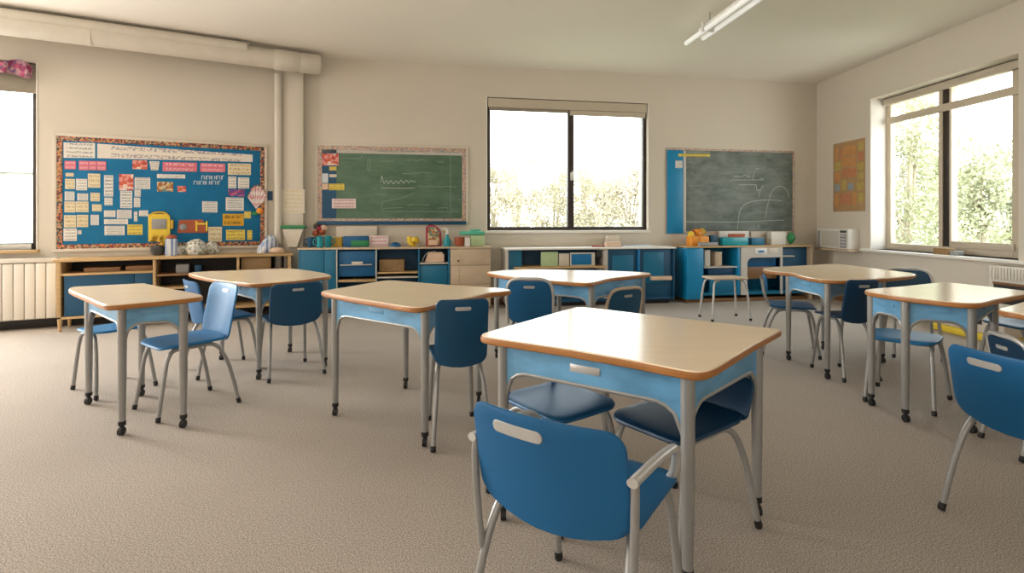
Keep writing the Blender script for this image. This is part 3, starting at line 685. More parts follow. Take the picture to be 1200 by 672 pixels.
boxpart('back_panel', 'dark', r, 0.036, L_ - 0.036, -0.019, -0.004, 0.16, hz - 0.031)
boxpart('shelf', 'oak', r, 0.036, xd1 - 0.015, -dep, -0.02, 0.60, 0.625)
boxpart('shelf', 'brown_wood', r, xd1 + 0.015, L_ - 0.036, -dep + 0.01, -0.02, 0.555, 0.578)
boxpart('shelf', 'oak', r, xd1 + 0.015, X(225), -dep + 0.02, -0.02, 0.40, 0.425)
boxpart('bottom_shelf', 'oak', r, 0.036, L_ - 0.036, -dep, -0.02, 0.135, 0.16)
boxpart('cubby_back', 'oak', r, xd2 + 0.03, X(318), -0.26, -0.24, 0.58, 0.73)
for x in (0.02, L_ * 0.5, L_ - 0.02):
    for y in (-dep + 0.03, -0.05):
        MB().tube([(x, y, 0.0), (x, y, 0.135)], [0.014, 0.024], 12).build('leg', M['oak'], r)
dz = MB().box(0.06, xd1 - 0.19, -dep + 0.012, -dep + 0.03, 0.165, 0.598, 0.003).build('door', M['teal_dark'], r)
dz = MB().box(xd1 - 0.185, xd1 - 0.018, -dep + 0.012, -dep + 0.03, 0.165, 0.598, 0.003).build('door', M['teal_dark'], r)
def flat_item(name, label, cat, W, px0, px1, off, z0, z1, depth, m, grp=None, bev=0.004, rot=0.0):
    """a box-like thing standing off metres in front of wall W, seen between columns px0 and px1"""
    a, bq = W.u(px0, off), W.u(px1, off)
    o = MB().box(-(bq - a) / 2, (bq - a) / 2, -depth / 2, depth / 2, 0, z1 - z0, bev).build(name, M[m], None, True, W.loc((a + bq) / 2, off - depth / 2, z0), W.rot + rot)
    return tag(o, label, cat, grp)
flat_item('wooden_tray', 'flat grey-brown tray on the upper left shelf of the wooden shelf unit', 'tray', WL, 98, 141, 0.38, 0.626, 0.675, 0.25, 'brown_wood')
flat_item('wooden_tray', 'second flat tray on the upper left shelf, next to the divider', 'tray', WL, 147, 178, 0.38, 0.626, 0.68, 0.25, 'brown_wood')
flat_item('storage_box', 'small grey box in the middle cubby of the wooden shelf unit', 'box', WL, 206, 221, 0.36, 0.579, 0.68, 0.2, 'grey_plastic')
flat_item('storage_box', 'small dark blue box in the middle cubby of the wooden shelf unit', 'box', WL, 228, 236, 0.34, 0.579, 0.665, 0.12, 'dark_blue')

# -- teal cabinet with wooden drawers under the green chalkboard
W = WBk; dep = 0.38
u0 = max(W.u(350, dep), 0.14); u1 = W.u(527, dep); L_ = u1 - u0; hz = 0.845
r = thing('teal_cabinet', 'teal cabinet with open bays under the green chalkboard', 'cabinet', W.loc(u0, 0.02), W.rot)
X = lambda px: W.u(px, dep) - u0
boxpart('top', 'oak_grey', r, -0.01, L_ - 0.002, -dep - 0.01, 0, hz - 0.025, hz)
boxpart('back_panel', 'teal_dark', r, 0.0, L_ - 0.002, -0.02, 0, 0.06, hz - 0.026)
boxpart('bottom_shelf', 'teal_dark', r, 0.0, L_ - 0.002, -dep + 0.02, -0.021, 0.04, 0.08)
boxpart('plinth', 'dark', r, 0.03, L_ - 0.02, -dep + 0.05, -0.03, 0.0, 0.039)
xs = [0.0, X(394), X(440), X(490), L_ - 0.02]
for q in xs: boxpart('divider', 'teal' if q > 0.01 else 'teal', r, q, q + 0.02, -dep, -0.021, 0.081, hz - 0.026)
for a, bq in ((0.021, X(380)), (X(380) + 0.006, X(394) - 0.002)):
    dd = boxpart('door', 'teal', r, a, bq, -dep - 0.004, -dep + 0.014, 0.082, hz - 0.03)
for a in (xs[1], xs[2]): boxpart('edge_strip', 'cab_grey', r, a + 0.002, a + 0.018, -dep - 0.006, -dep - 0.0005, 0.081, hz - 0.026, bev=0.001)
boxpart('drawer', 'blue', r, xs[1] + 0.025, xs[2] - 0.004, -dep + 0.03, -0.08, 0.47, 0.80)
boxpart('ledge', 'light_grey', r, xs[1] + 0.05, xs[2] - 0.04, -dep - 0.02, -dep + 0.03, 0.615, 0.63)
boxpart('shelf', 'oak', r, xs[1] + 0.021, xs[2] - 0.001, -dep + 0.005, -0.021, 0.40, 0.43)
boxpart('shelf', 'oak', r, xs[2] + 0.021, xs[3] - 0.001, -dep + 0.005, -0.021, 0.50, 0.52)
boxpart('shelf', 'cab_grey', r, xs[2] + 0.021, xs[3] - 0.001, -dep + 0.002, -0.021, 0.44, 0.46)
boxpart('shelf', 'cab_grey', r, xs[3] + 0.021, xs[4] - 0.001, -dep + 0.002, -0.021, 0.615, 0.635)
boxpart('drawer', 'teal', r, xs[3] + 0.024, xs[4] - 0.004, -dep + 0.02, -0.08, 0.30, 0.60)
flat_item('book', 'stack of white booklets on the ledge in the second bay of the teal cabinet', 'books', W, 412, 425, 0.425, 0.632, 0.665, 0.04, 'off_white')
flat_item('woven_basket', 'brown woven basket on the shelf in the third bay of the teal cabinet', 'basket', W, 444, 474, 0.34, 0.521, 0.68, 0.22, 'basket', bev=0.015)
# little carrying box with a curved handle on the shelf
a = W.u(509, 0.3)
r2 = thing('craft_box', 'tan craft box with a bent white handle in the right bay of the teal cabinet', 'box', W.loc(a, 0.3, 0.637), W.rot)
MB().prism([(-0.13, 0.0), (0.13, 0.0), (0.13, 0.10), (0.10, 0.135), (-0.08, 0.135)], -0.06, 0.06, 0, 0.006).build('body', M['peach'], r2).rotation_euler = (PI / 2, 0, 0)
MB().tube(cr([(-0.16, 0, 0.008), (-0.13, 0, 0.08), (-0.08, 0, 0.128), (0.02, 0, 0.143)], 5), 0.007, 8).build('handle', M['white'], r2)
ud = u1 + 0.003; ue = W.u(575, dep)
r = thing('drawer_unit', 'limed wood chest of three drawers right of the teal cabinet', 'drawers', W.loc(ud, 0.02), W.rot); L2 = ue - ud
boxpart('carcass', 'oak_grey', r, 0, L2, -dep + 0.015, 0, 0.03, hz - 0.031)
boxpart('top', 'oak_grey', r, 0, L2 + 0.01, -dep - 0.01, 0, hz - 0.03, hz)
for za, zb in ((0.60, 0.81), (0.345, 0.59), (0.06, 0.335)):
    dd = boxpart('drawer', 'oak_grey', r, 0.006, L2 - 0.006, -dep - 0.004, -dep + 0.014, za, zb, bev=0.006)
    if za > 0.5: MB().lathe([(0.006, 0), (0.016, 0.012), (0.014, 0.02)], (0, 0, 0), 12).build('knob', M['brown_wood'], dd).matrix_local = Matrix.Translation((L2 * 0.2, -dep - 0.004, 0.655)) @ Matrix.Rotation(PI / 2, 4, 'X')
    else: boxpart('seam_strip', 'brown_wood', r, L2 * 0.22, L2 * 0.226, -dep - 0.0055, -dep - 0.0042, za + 0.01, zb - 0.01, bev=0)
boxpart('plinth', 'oak_grey', r, 0.02, L2 - 0.02, -dep + 0.04, -0.02, 0, 0.03)

# -- open cabinet below the back window
dep = 0.38; u0 = W.u(594, dep); u1 = W.u(790, dep); L_ = u1 - u0; hz = 0.815
r = thing('open_cabinet', 'teal open cabinet with a white top below the back window', 'cabinet', W.loc(u0, 0.02), W.rot)
X = lambda px: W.u(px, dep) - u0
boxpart('top', 'white_paint', r, -0.03, L_ + 0.02, -dep - 0.012, 0, hz - 0.025, hz)
boxpart('side_panel', 'cab_grey', r, -0.02, 0.02, -dep, 0, 0.06, hz - 0.026)
boxpart('side_panel', 'teal_dark', r, L_ - 0.02, L_, -dep, 0, 0.06, hz - 0.026)
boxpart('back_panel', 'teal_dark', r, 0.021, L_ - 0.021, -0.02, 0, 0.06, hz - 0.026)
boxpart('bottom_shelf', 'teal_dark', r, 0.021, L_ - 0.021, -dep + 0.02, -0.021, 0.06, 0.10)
boxpart('plinth', 'dark', r, 0.0, L_ - 0.06, -dep + 0.08, -0.02, 0, 0.059)
xq, xr = X(708), X(747)
boxpart('divider', 'cab_grey', r, xq, xq + 0.05, -dep + 0.004, -0.021, 0.101, hz - 0.026)
boxpart('divider', 'sky_blue', r, xr, xr + 0.03, -dep, -0.021, 0.101, hz - 0.026)
boxpart('inner_panel', 'teal', r, 0.021, X(612), -dep + 0.05, -dep + 0.07, 0.101, hz - 0.026)
d1 = boxpart('door', 'teal_dark', r, xq + 0.051, xr - 0.002, -dep + 0.03, -dep + 0.05, 0.101, hz - 0.03)
boxpart('door_panel', 'teal', d1, xq + 0.12, xr - 0.06, -dep + 0.024, -dep + 0.0295, 0.18, 0.70)
d1 = boxpart('door', 'teal_dark', r, xr + 0.031, L_ - 0.022, -dep + 0.03, -dep + 0.05, 0.101, hz - 0.03)
boxpart('door_panel', 'teal', d1, xr + 0.09, L_ - 0.16, -dep + 0.024, -dep + 0.0295, 0.30, 0.74)
boxpart('shelf', 'oak', r, X(602), xq - 0.002, -dep - 0.06, -0.021, 0.535, 0.56)
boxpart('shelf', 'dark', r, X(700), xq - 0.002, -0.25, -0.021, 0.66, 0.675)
boxpart('door_ledge', 'peach', r, X(762), X(785), -dep - 0.05, -dep + 0.028, 0.345, 0.40)
for (pa, pb_, zt, m_, lb, lean_) in ((634, 654, 0.76, 'pale_green', 'green picture book standing on the pulled-out shelf of the open cabinet', 0.0), (655, 667, 0.735, 'off_white', 'narrow cream booklet between the green book and the blue framed card', 0.0)):
    flat_item('picture_book', lb, 'book', W, pa, pb_, 0.36, 0.561, zt, 0.02, m_)
a, bq = W.u(668, 0.36), W.u(697, 0.36)
r2 = thing('framed_card', 'blue card in a cream border on the shelf of the open cabinet', 'card', W.loc((a + bq) / 2, 0.36, 0.561), W.rot)
MB().box(-(bq - a) / 2, (bq - a) / 2, -0.008, 0.008, 0, 0.185).build('border', M['off_white'], r2)
MB().box(-(bq - a) / 2 + 0.015, (bq - a) / 2 - 0.05, -0.011, -0.0082, 0.015, 0.165, 0.001).build('card_face', M['sky_blue'], r2)
flat_item('storage_box', 'small dark box in the narrow slot left of the grey divider', 'box', W, 699, 705, 0.3, 0.676, 0.75, 0.12, 'dark_grey')
flat_item('wooden_block', 'tan wooden block on the white top of the open cabinet', 'block', W, 711, 728, 0.3, hz + 0.001, hz + 0.07, 0.1, 'peach')
flat_item('clear_box', 'small clear-white box standing behind the tan wooden block', 'box', W, 712, 726, 0.17, hz + 0.001, hz + 0.15, 0.1, 'off_white')
flat_item('red_pencil_case', 'thin red pencil case lying left of the tan wooden block', 'pencil case', W, 695, 709, 0.3, hz + 0.001, hz + 0.025, 0.06, 'rust', bev=0.008)
flat_item('paper_stack', 'flat pale blue papers lying on the right of the white cabinet top', 'papers', W, 730, 764, 0.2, hz + 0.001, hz + 0.02, 0.2, 'p_letter', bev=0.002)

# -- corner cabinet under the grey chalkboard
dep = 0.40; u0 = W.u(804, dep); u1 = W.u(953, dep); L_ = min(u1, BLEN - 0.42) - u0; hz = 0.82
r = thing('corner_cabinet', 'bright teal corner cabinet with a grey arched front under the grey chalkboard', 'cabinet', W.loc(u0, 0.02), W.rot)
X = lambda px: W.u(px, dep) - u0
boxpart('top', 'oak', r, -0.01, L_ + 0.01, -dep - 0.012, 0, hz - 0.022, hz)
boxpart('end_panel', 'teal_bright', r, 0, X(824), -dep - 0.004, -0.022, 0.05, hz - 0.023, bev=0.02)
boxpart('back_panel', 'teal', r, X(825), L_, -0.021, 0, 0.05, hz - 0.023)
boxpart('divider', 'teal_bright', r, X(864), X(867), -dep + 0.01, -0.022, 0.10, hz - 0.023)
boxpart('side_panel', 'oak_grey', r, L_ - 0.02, L_, -dep, -0.022, 0.0, hz - 0.023)
boxpart('shelf', 'cab_grey', r, X(825), X(864), -dep + 0.01, -0.022, 0.50, 0.52)
boxpart('bottom_shelf', 'teal', r, X(825), L_ - 0.021, -dep + 0.02, -0.022, 0.10, 0.14)
boxpart('apron_panel', 'teal', r, X(832), X(866), -dep + 0.03, -dep + 0.05, 0.141, 0.36)
boxpart('plinth', 'brown_wood', r, 0.03, L_ - 0.05, -dep + 0.06, -0.03, 0, 0.049)
xa, xb = X(867.5), X(916); ar = MB(); vs = []; fs = []; nA = 22
xi, xj = xa + 0.10, xb - 0.03; zt = 0.645
arc = [(xi, 0.10)] + [(xi + 0.09 - 0.09 * math.cos(t_ * PI / 2 / 8), zt - 0.09 + 0.09 * math.sin(t_ * PI / 2 / 8)) for t_ in range(9)] + [(xj, zt), (xj, 0.10)]
outer = [(xa, 0.10), (xa, hz - 0.023), (xb, hz - 0.023), (xb, 0.10)]
ring2d = [outer[0], outer[1], outer[2], outer[3]] + list(reversed(arc))
nR = len(ring2d)
for y in (-dep - 0.002, -dep + 0.02):
    for x, z in ring2d: vs.append((x, y, z))
fs = [tuple(range(nR)), tuple(range(2 * nR - 1, nR - 1, -1))] + [(i, (i + 1) % nR, nR + (i + 1) % nR, nR + i) for i in range(nR)]
ar.add(vs, fs); ar.build('arched_front', M['cab_grey'], r, False)
boxpart('inner_panel', 'blue', r, xi - 0.02, xj + 0.005, -dep + 0.12, -dep + 0.14, 0.46, 0.70)
boxpart('inner_panel', 'brown_wood', r, xi - 0.02, xj + 0.005, -dep + 0.10, -dep + 0.118, 0.32, 0.50)
boxpart('shelf', 'cab_grey', r, X(918), X(932), -dep + 0.03, -0.022, 0.645, 0.665)
boxpart('door', 'teal_dark', r, X(918), L_ - 0.022, -dep + 0.10, -dep + 0.12, 0.141, hz - 0.024)
flat_item('picture_book', 'cream book upright in the left bay of the corner cabinet', 'book', W, 826, 832.5, 0.34, 0.521, 0.76, 0.16, 'off_white')
flat_item('file_holder', 'tan file holder upright in the left bay, beside the cream book', 'file holder', W, 838, 846, 0.32, 0.521, 0.73, 0.16, 'oak_grey')
flat_item('storage_bin', 'dark blue storage bin under the shelf of the corner cabinet', 'bin', W, 830, 862, 0.36, 0.385, 0.485, 0.25, 'dark_blue', bev=0.012).location.z = 0.395
o = flat_item('notice_card', 'white notice card with a blue oval emblem on the grey arched front', 'card', W, 885, 899, 0.4265, 0.70, 0.785, 0.003, 'white', bev=0.0005)
o.name = 'notice_card'
# its emblem as a child
e = MB(); e.shell(rrect(0.10, 0.03, 0.0148), lambda x, y, o_: (x, -0.003 + o_, 0.035 + y), 0.002); e.build('emblem', M['sky_blue'], o)
flat_item('notice_card', 'plain cream notice on the grey arched front, right of the blue oval card', 'card', W, 901, 912, 0.4265, 0.71, 0.785, 0.003, 'off_white', bev=0.0005)

# ------------------------------------------------------------------ things on top of the cabinets
def mug(label, px, off, z, m, W, hgt=0.12, rad=0.042, side=-1):
    r = thing('mug', label, 'mug', W.loc(W.u(px, off), off, z), W.rot)
    MB().lathe([(rad * 0.8, 0), (rad * 0.95, 0.01), (rad, hgt), (rad * 0.92, hgt), (rad * 0.85, 0.015)], seg=18).build('body', M[m], r)
    MB().tube(cr([(side * rad * 0.9, 0, hgt * 0.8), (side * (rad + 0.03), 0, hgt * 0.75), (side * (rad + 0.035), 0, hgt * 0.4), (side * rad * 0.85, 0, hgt * 0.2)], 5), 0.008, 8).build('handle', M[m], r)
W = WBk; zt = 0.846
mug('dark teal mug with a looped handle, leftmost on the teal cabinet', 365, 0.20, zt, 'teal_dark', W, 0.13, 0.05)
mug('bright teal mug, middle of three at the left end of the teal cabinet', 375, 0.35, zt, 'teal_cup', W, 0.14, 0.042)
mug('bright teal mug right of the middle mug, beside the mustard block', 384.5, 0.22, zt, 'teal_cup', W, 0.145, 0.042, 1)
r = thing('flower_bunch', 'bunch of rust red paper flowers behind the teal mugs', 'flowers', W.loc(W.u(374, 0.10), 0.10, zt), W.rot)
MB().lathe([(0.03, 0), (0.045, 0.02), (0.035, 0.12), (0.04, 0.14)], seg=14).build('pot', M['teal_dark'], r)
for (x, z, m_) in ((-0.04, 0.18, 'rust'), (0.04, 0.20, 'rust'), (0.0, 0.25, 'red'), (0.06, 0.25, 'peach'), (-0.03, 0.27, 'dark_brown')):
    MB().ico((x, 0, z), 0.042, 2, jit=0.18).build('flower', M[m_], r)
flat_item('mustard_block', 'mustard yellow cube between the teal mugs and the blue-green box', 'block', W, 389, 401, 0.185, zt, zt + 0.125, 0.12, 'mustard')
r = flat_item('pencil_box', 'long blue box with a green end on the teal cabinet', 'box', W, 402, 431.5, 0.27, zt, zt + 0.14, 0.12, 'blue')
MB().box(-0.06, 0.167, -0.064, -0.061, 0.01, 0.085, 0.001).build('green_label', M['green'], r)
o = flat_item('card_stack', 'peach and cream printed card box right of the blue box', 'box', W, 432.5, 455, 0.24, zt, zt + 0.145, 0.1, 'p_pinkwhite')
flat_item('paper_strip', 'pale printed paper strip leaning on the wall under the green chalkboard', 'paper', W, 394, 442, 0.06, zt, zt + 0.27, 0.02, 'off_white', bev=0.001)
o = MB().lathe([(0.075, 0), (0.07, 0.025), (0.045, 0.05), (0.0, 0.06)], seg=18).build('blue_dome', M['blue'], None, True, W.loc(W.u(463.5, 0.26), 0.26, zt), W.rot); tag(o, 'small upturned dark blue bowl on the teal cabinet top', 'bowl'); o.name = 'bowl'
r = thing('toy_flower', 'fluffy yellow pom-pom flower on the teal cabinet top', 'flower', W.loc(W.u(484, 0.25), 0.25, zt), W.rot)
for i in range(9): MB().ico((0.05 * math.cos(i * 0.7), 0.03 * math.sin(i * 0.7), 0.07 + 0.03 * math.sin(i * 1.9)), 0.035, 2, jit=0.2).build('petal', M['yellow'], r)
MB().lathe([(0.05, 0), (0.04, 0.03), (0.02, 0.05)], seg=14).build('base', M['mustard'], r)
# crimson arched case
a, bq = W.u(499, 0.25), W.u(517, 0.25); wd = bq - a
r = thing('arched_case', 'crimson arched display case on the teal cabinet top', 'case', W.loc((a + bq) / 2, 0.25, zt), W.rot)
def arch_poly(w_, h_, r_): return [(-w_ / 2, 0), (w_ / 2, 0), (w_ / 2, h_ - r_)] + [(w_ / 2 - r_ + r_ * math.cos(t_), h_ - r_ + r_ * math.sin(t_)) for t_ in (0.3, 0.6, 0.9, 1.2, 1.5)] + [(-w_ / 2 + 0.3 * r_, h_), (-w_ / 2, h_ - 0.3 * r_)]
q = MB().prism(arch_poly(wd, 0.29, 0.13), -0.05, 0.05, 0, 0.008).build('shell', M['red'], r); q.rotation_euler = (PI / 2, 0, 0)
q = MB().prism(arch_poly(wd - 0.05, 0.25, 0.10), 0.0505, 0.056, 0, 0.001).build('front_panel', M['p_photo'], r); q.rotation_euler = (PI / 2, 0, 0); q.location = (0, 0, 0.015)
MB().box(-wd / 2 + 0.04, wd / 2 - 0.05, -0.075, -0.0565, 0.02, 0.09, 0.008).build('pocket', M['peach'], r)
r = thing('spray_bottle', 'blue and white spray bottle right of the crimson case', 'bottle', W.loc(W.u(524, 0.28), 0.28, zt), W.rot)
MB().lathe([(0.045, 0), (0.05, 0.02), (0.05, 0.08), (0.02, 0.13), (0.02, 0.16)], seg=16).build('body', M['teal_cup'], r)
MB().tube([(0.0, 0, 0.16), (0.0, 0, 0.20), (-0.02, 0, 0.235), (-0.06, 0, 0.24)], [0.02, 0.018, 0.018, 0.012], 10).build('spray_head', M['white'], r)
MB().tube([(-0.035, 0, 0.225), (-0.04, 0, 0.18)], 0.006, 8).build('trigger', M['mustard'], r)
o = MB().lathe([(0.05, 0), (0.065, 0.03), (0.07, 0.12), (0.062, 0.12), (0.05, 0.02)], seg=18).build('plant_pot', M['rust'], None, True, W.loc(W.u(538.5, 0.28), 0.28, zt), W.rot); tag(o, 'rust brown pot on top of the limed wood drawers', 'pot')
o = flat_item('folded_card', 'white folded card standing between the rust pot and the green tub', 'card', W, 545, 551, 0.40, zt, zt + 0.115, 0.03, 'white')
a, bq = W.u(551, 0.24), W.u(567, 0.24)
r = thing('storage_tub', 'pale green tub with a mint lid on the limed wood drawers', 'tub', W.loc((a + bq) / 2, 0.24, zt), W.rot); wd = bq - a
MB().box(-wd / 2, wd / 2, -0.09, 0.09, 0, 0.15, 0.02).build('body', M['pale_green'], r)
MB().box(-wd / 2 - 0.14, wd / 2 + 0.0, -0.10, 0.10, 0.151, 0.20, 0.02).build('lid', M['mint'], r)
MB().box(-wd / 2 + 0.0, wd / 2 - 0.05, -0.05, 0.05, 0.2005, 0.225, 0.01).build('lid_grip', M['mint'], r)

# on the corner cabinet
zt = 0.821
a, bq = W.u(809, 0.3), W.u(831, 0.3); wd = bq - a
r = thing('orange_basket', 'orange basket heaped with orange and yellow toys on the corner cabinet', 'basket', W.loc((a + bq) / 2, 0.24, zt), W.rot)
MB().prism(rrect(wd, 0.16, 0.03), 0, 0.14, 0, 0.006).build('body', M['orange'], r)
for i in range(7): MB().ico((random.uniform(-wd / 2 + 0.05, wd / 2 - 0.05), random.uniform(-0.04, 0.04), 0.155 + random.uniform(0, 0.05)), 0.05, 2, jit=0.2).build('toy', M[('orange', 'mustard', 'orange', 'rust', 'peach', 'orange', 'yellow')[i]], r)
flat_item('grey_case', 'low grey case in front of the orange basket on the corner cabinet', 'case', W, 820, 842, 0.41, zt, zt + 0.055, 0.06, 'grey_plastic', bev=0.008)
flat_item('blue_block', 'navy blue block right of the orange basket', 'block', W, 833, 841, 0.27, zt, zt + 0.15, 0.12, 'dark_blue')
flat_item('cardboard_sheet', 'upright white board behind the teal box on the corner cabinet', 'board', W, 843, 878, 0.12, zt, zt + 0.21, 0.02, 'white', bev=0.002)
flat_item('red_label', 'red lettered strip on top of the teal box on the corner cabinet', 'label strip', W, 854, 873, 0.30, zt + 0.122, zt + 0.175, 0.02, 'rust', bev=0.002)
flat_item('teal_box', 'long teal box on the corner cabinet, before the white board', 'box', W, 847, 877, 0.33, zt, zt + 0.12, 0.12, 'teal_cup')
flat_item('teal_box', 'short teal box right of the long teal box', 'box', W, 881, 896, 0.28, zt, zt + 0.11, 0.12, 'teal')
flat_item('cardboard_sheet', 'upright off-white board behind the short teal box', 'board', W, 880, 901, 0.05, zt, zt + 0.20, 0.02, 'off_white', bev=0.002)
flat_item('white_box', 'white square box at the right of the corner cabinet top', 'box', W, 904, 922, 0.22, zt, zt + 0.20, 0.12, 'white', bev=0.008)
o = MB().ico((0, 0, 0.10), 0.088, 2, sq=(0.7, 0.6, 1), jit=0.12).build('green_plush', M['green'], None, True, W.loc(W.u(927, 0.25), 0.25, zt), W.rot); tag(o, 'small green plush lump right of the white square box', 'toy')

# on the wooden shelf unit
W = WL; zt = 0.781
o = MB(); o.lathe([(0.05, 0), (0.07, 0.03), (0.075, 0.09), (0.06, 0.11)], seg=16); r = o.build('flower_pot', M['dark_grey'], None, True, W.loc(W.u(185, 0.12), 0.12, zt), W.rot); tag(r, 'dark pot of yellow-tipped flowers, leftmost on the wooden shelf unit', 'flower pot')
fl = MB()
for i in range(10): fl.ico((random.uniform(-0.07, 0.07), random.uniform(-0.04, 0.04), 0.13 + random.uniform(0, 0.09)), 0.026, 1, jit=0.2)
fl.build('flower', M['mustard'], r)
a = W.u(201, 0.28)
r = thing('striped_bag', 'blue and white striped paper bag with a brown top on the wooden shelf unit', 'bag', W.loc(a, 0.28, zt), W.rot)
MB().prism(rrect(0.12, 0.09, 0.02), 0, 0.20, 0, 0.006).build('bag_body', M['stripe'], r)
MB().ico((0, 0, 0.215), 0.05, 2, sq=(1, 0.7, 0.6), jit=0.15).build('bag_top', M['rust'], r)
for px, s_, lb in ((214, 0.06, 'small crumpled grey-white paper bundle right of the striped bag'), (230, 0.105, 'large round crumpled white paper bundle on the wooden shelf unit'), (248, 0.088, 'crumpled white paper peak right of the large round bundle')):
    of_ = {214: 0.17, 230: 0.27, 248: 0.14}[px]
    o = MB(); o.ico((0, 0, s_ * 0.80), s_, 3, sq=(1.05, 0.7, 1.0), jit=0.10)
    if px == 248: o.v = [(x * (1.15 - z * 4.2), y, z * 1.05) for x, y, z in o.v]
    o.v = [(x, y, max(z, 0.0)) for x, y, z in o.v]
    tag(o.build('paper_bundle', M['crumple'], None, True, W.loc(W.u(px, of_), of_, zt), W.rot), lb, 'paper')
o = MB(); o.ico((0, 0, 0.09), 0.15, 3, sq=(0.8, 0.6, 0.95), jit=0.07); o.v = [(x * (1.1 - max(0, z) * 2.2) + max(0, z) * 0.25, y, max(z, 0)) for x, y, z in o.v]
tag(o.build('cloth_heap', M['stripe'], None, True, W.loc(W.u(312, 0.2), 0.2, zt), W.rot), 'blue-white cloth heap at the right end of the wooden shelf unit', 'cloth')
o = MB(); o.ico((0, 0, 0.03), 0.075, 2, sq=(1.2, 0.7, 0.6), jit=0.12); o.v = [(x, y, max(z, 0)) for x, y, z in o.v]
tag(o.build('cloth_heap', M['peach'], None, True, W.loc(W.u(325, 0.36), 0.36, zt), W.rot), 'small pink cloth beside the blue-white cloth heap', 'cloth')
r = thing('glass_bottle', 'slim green-grey bottle standing behind the pink cloth', 'bottle', W.loc(W.u(327.5, 0.12), 0.12, zt), W.rot)
MB().lathe([(0.025, 0), (0.028, 0.02), (0.028, 0.10), (0.011, 0.14)], seg=14).build('body', M['grey_plastic'], r); MB().lathe([(0.011, 0.1405), (0.011, 0.20), (0.008, 0.21)], seg=12).build('neck', M['green'], r)

# ------------------------------------------------------------------ boards and papers on the walls
def quad(name, W, pts, off, t_, m, parent=None, root=None):
    """flat sheet on wall W from four view points (top left, top right, bottom right, bottom left)"""
    P = []
    for px, py in pts: P.append((W.u(px, off), W.z(px, py, off)))
    c0, c1 = (sum(p[0] for p in P) / 4, sum(p[1] for p in P) / 4)
    mb = MB(); vs = [(p[0] - c0, y, p[1] - c1) for y in (-t_, 0) for p in P]
    mb.add(vs, [(0, 1, 2, 3), (7, 6, 5, 4), (0, 4, 5, 1), (1, 5, 6, 2), (2, 6, 7, 3), (3, 7, 4, 0)])
    return mb.build(name, M[m], None, False, W.loc(c0, off, c1), W.rot)
def board(name, label, cat, W, px0, px1, zb, zt_, bw_, surf, border, outer):
    u0, u1 = W.u(px0), W.u(px1)
    r = thing(name, label, cat, W.loc(u0, 0.001, zb), W.rot); L_, H_ = u1 - u0, zt_ - zb
    MB().box(0, L_, -0.012, 0, 0, H_, 0.001).build('surface', M[surf], r)
    fr = MB()
    for a in ((0, L_, H_ - bw_, H_), (0, L_, 0, bw_), (0, bw_, bw_, H_ - bw_), (L_ - bw_, L_, bw_, H_ - bw_)): fr.box(a[0], a[1], -0.018, -0.0125, a[2], a[3], 0.001)
    fr.build('border', M[border], r)
    if outer:
        fr = MB(); e = 0.035
        for a in ((-e, L_ + e, H_, H_ + e), (-e, L_ + e, -e, 0), (-e, 0, 0, H_), (L_, L_ + e, 0, H_)): fr.box(a[0], a[1], -0.022, 0, a[2], a[3], 0.004)
        fr.build('frame', M[outer], r)
    return r, L_, H_
r, L_, H_ = board('bulletin_board', 'large blue bulletin board with a patterned border, crowded with notes', 'bulletin board', WL, 67, 310, 0.872, 2.150, 0.05, 'board_blue', 'border', 'wall')
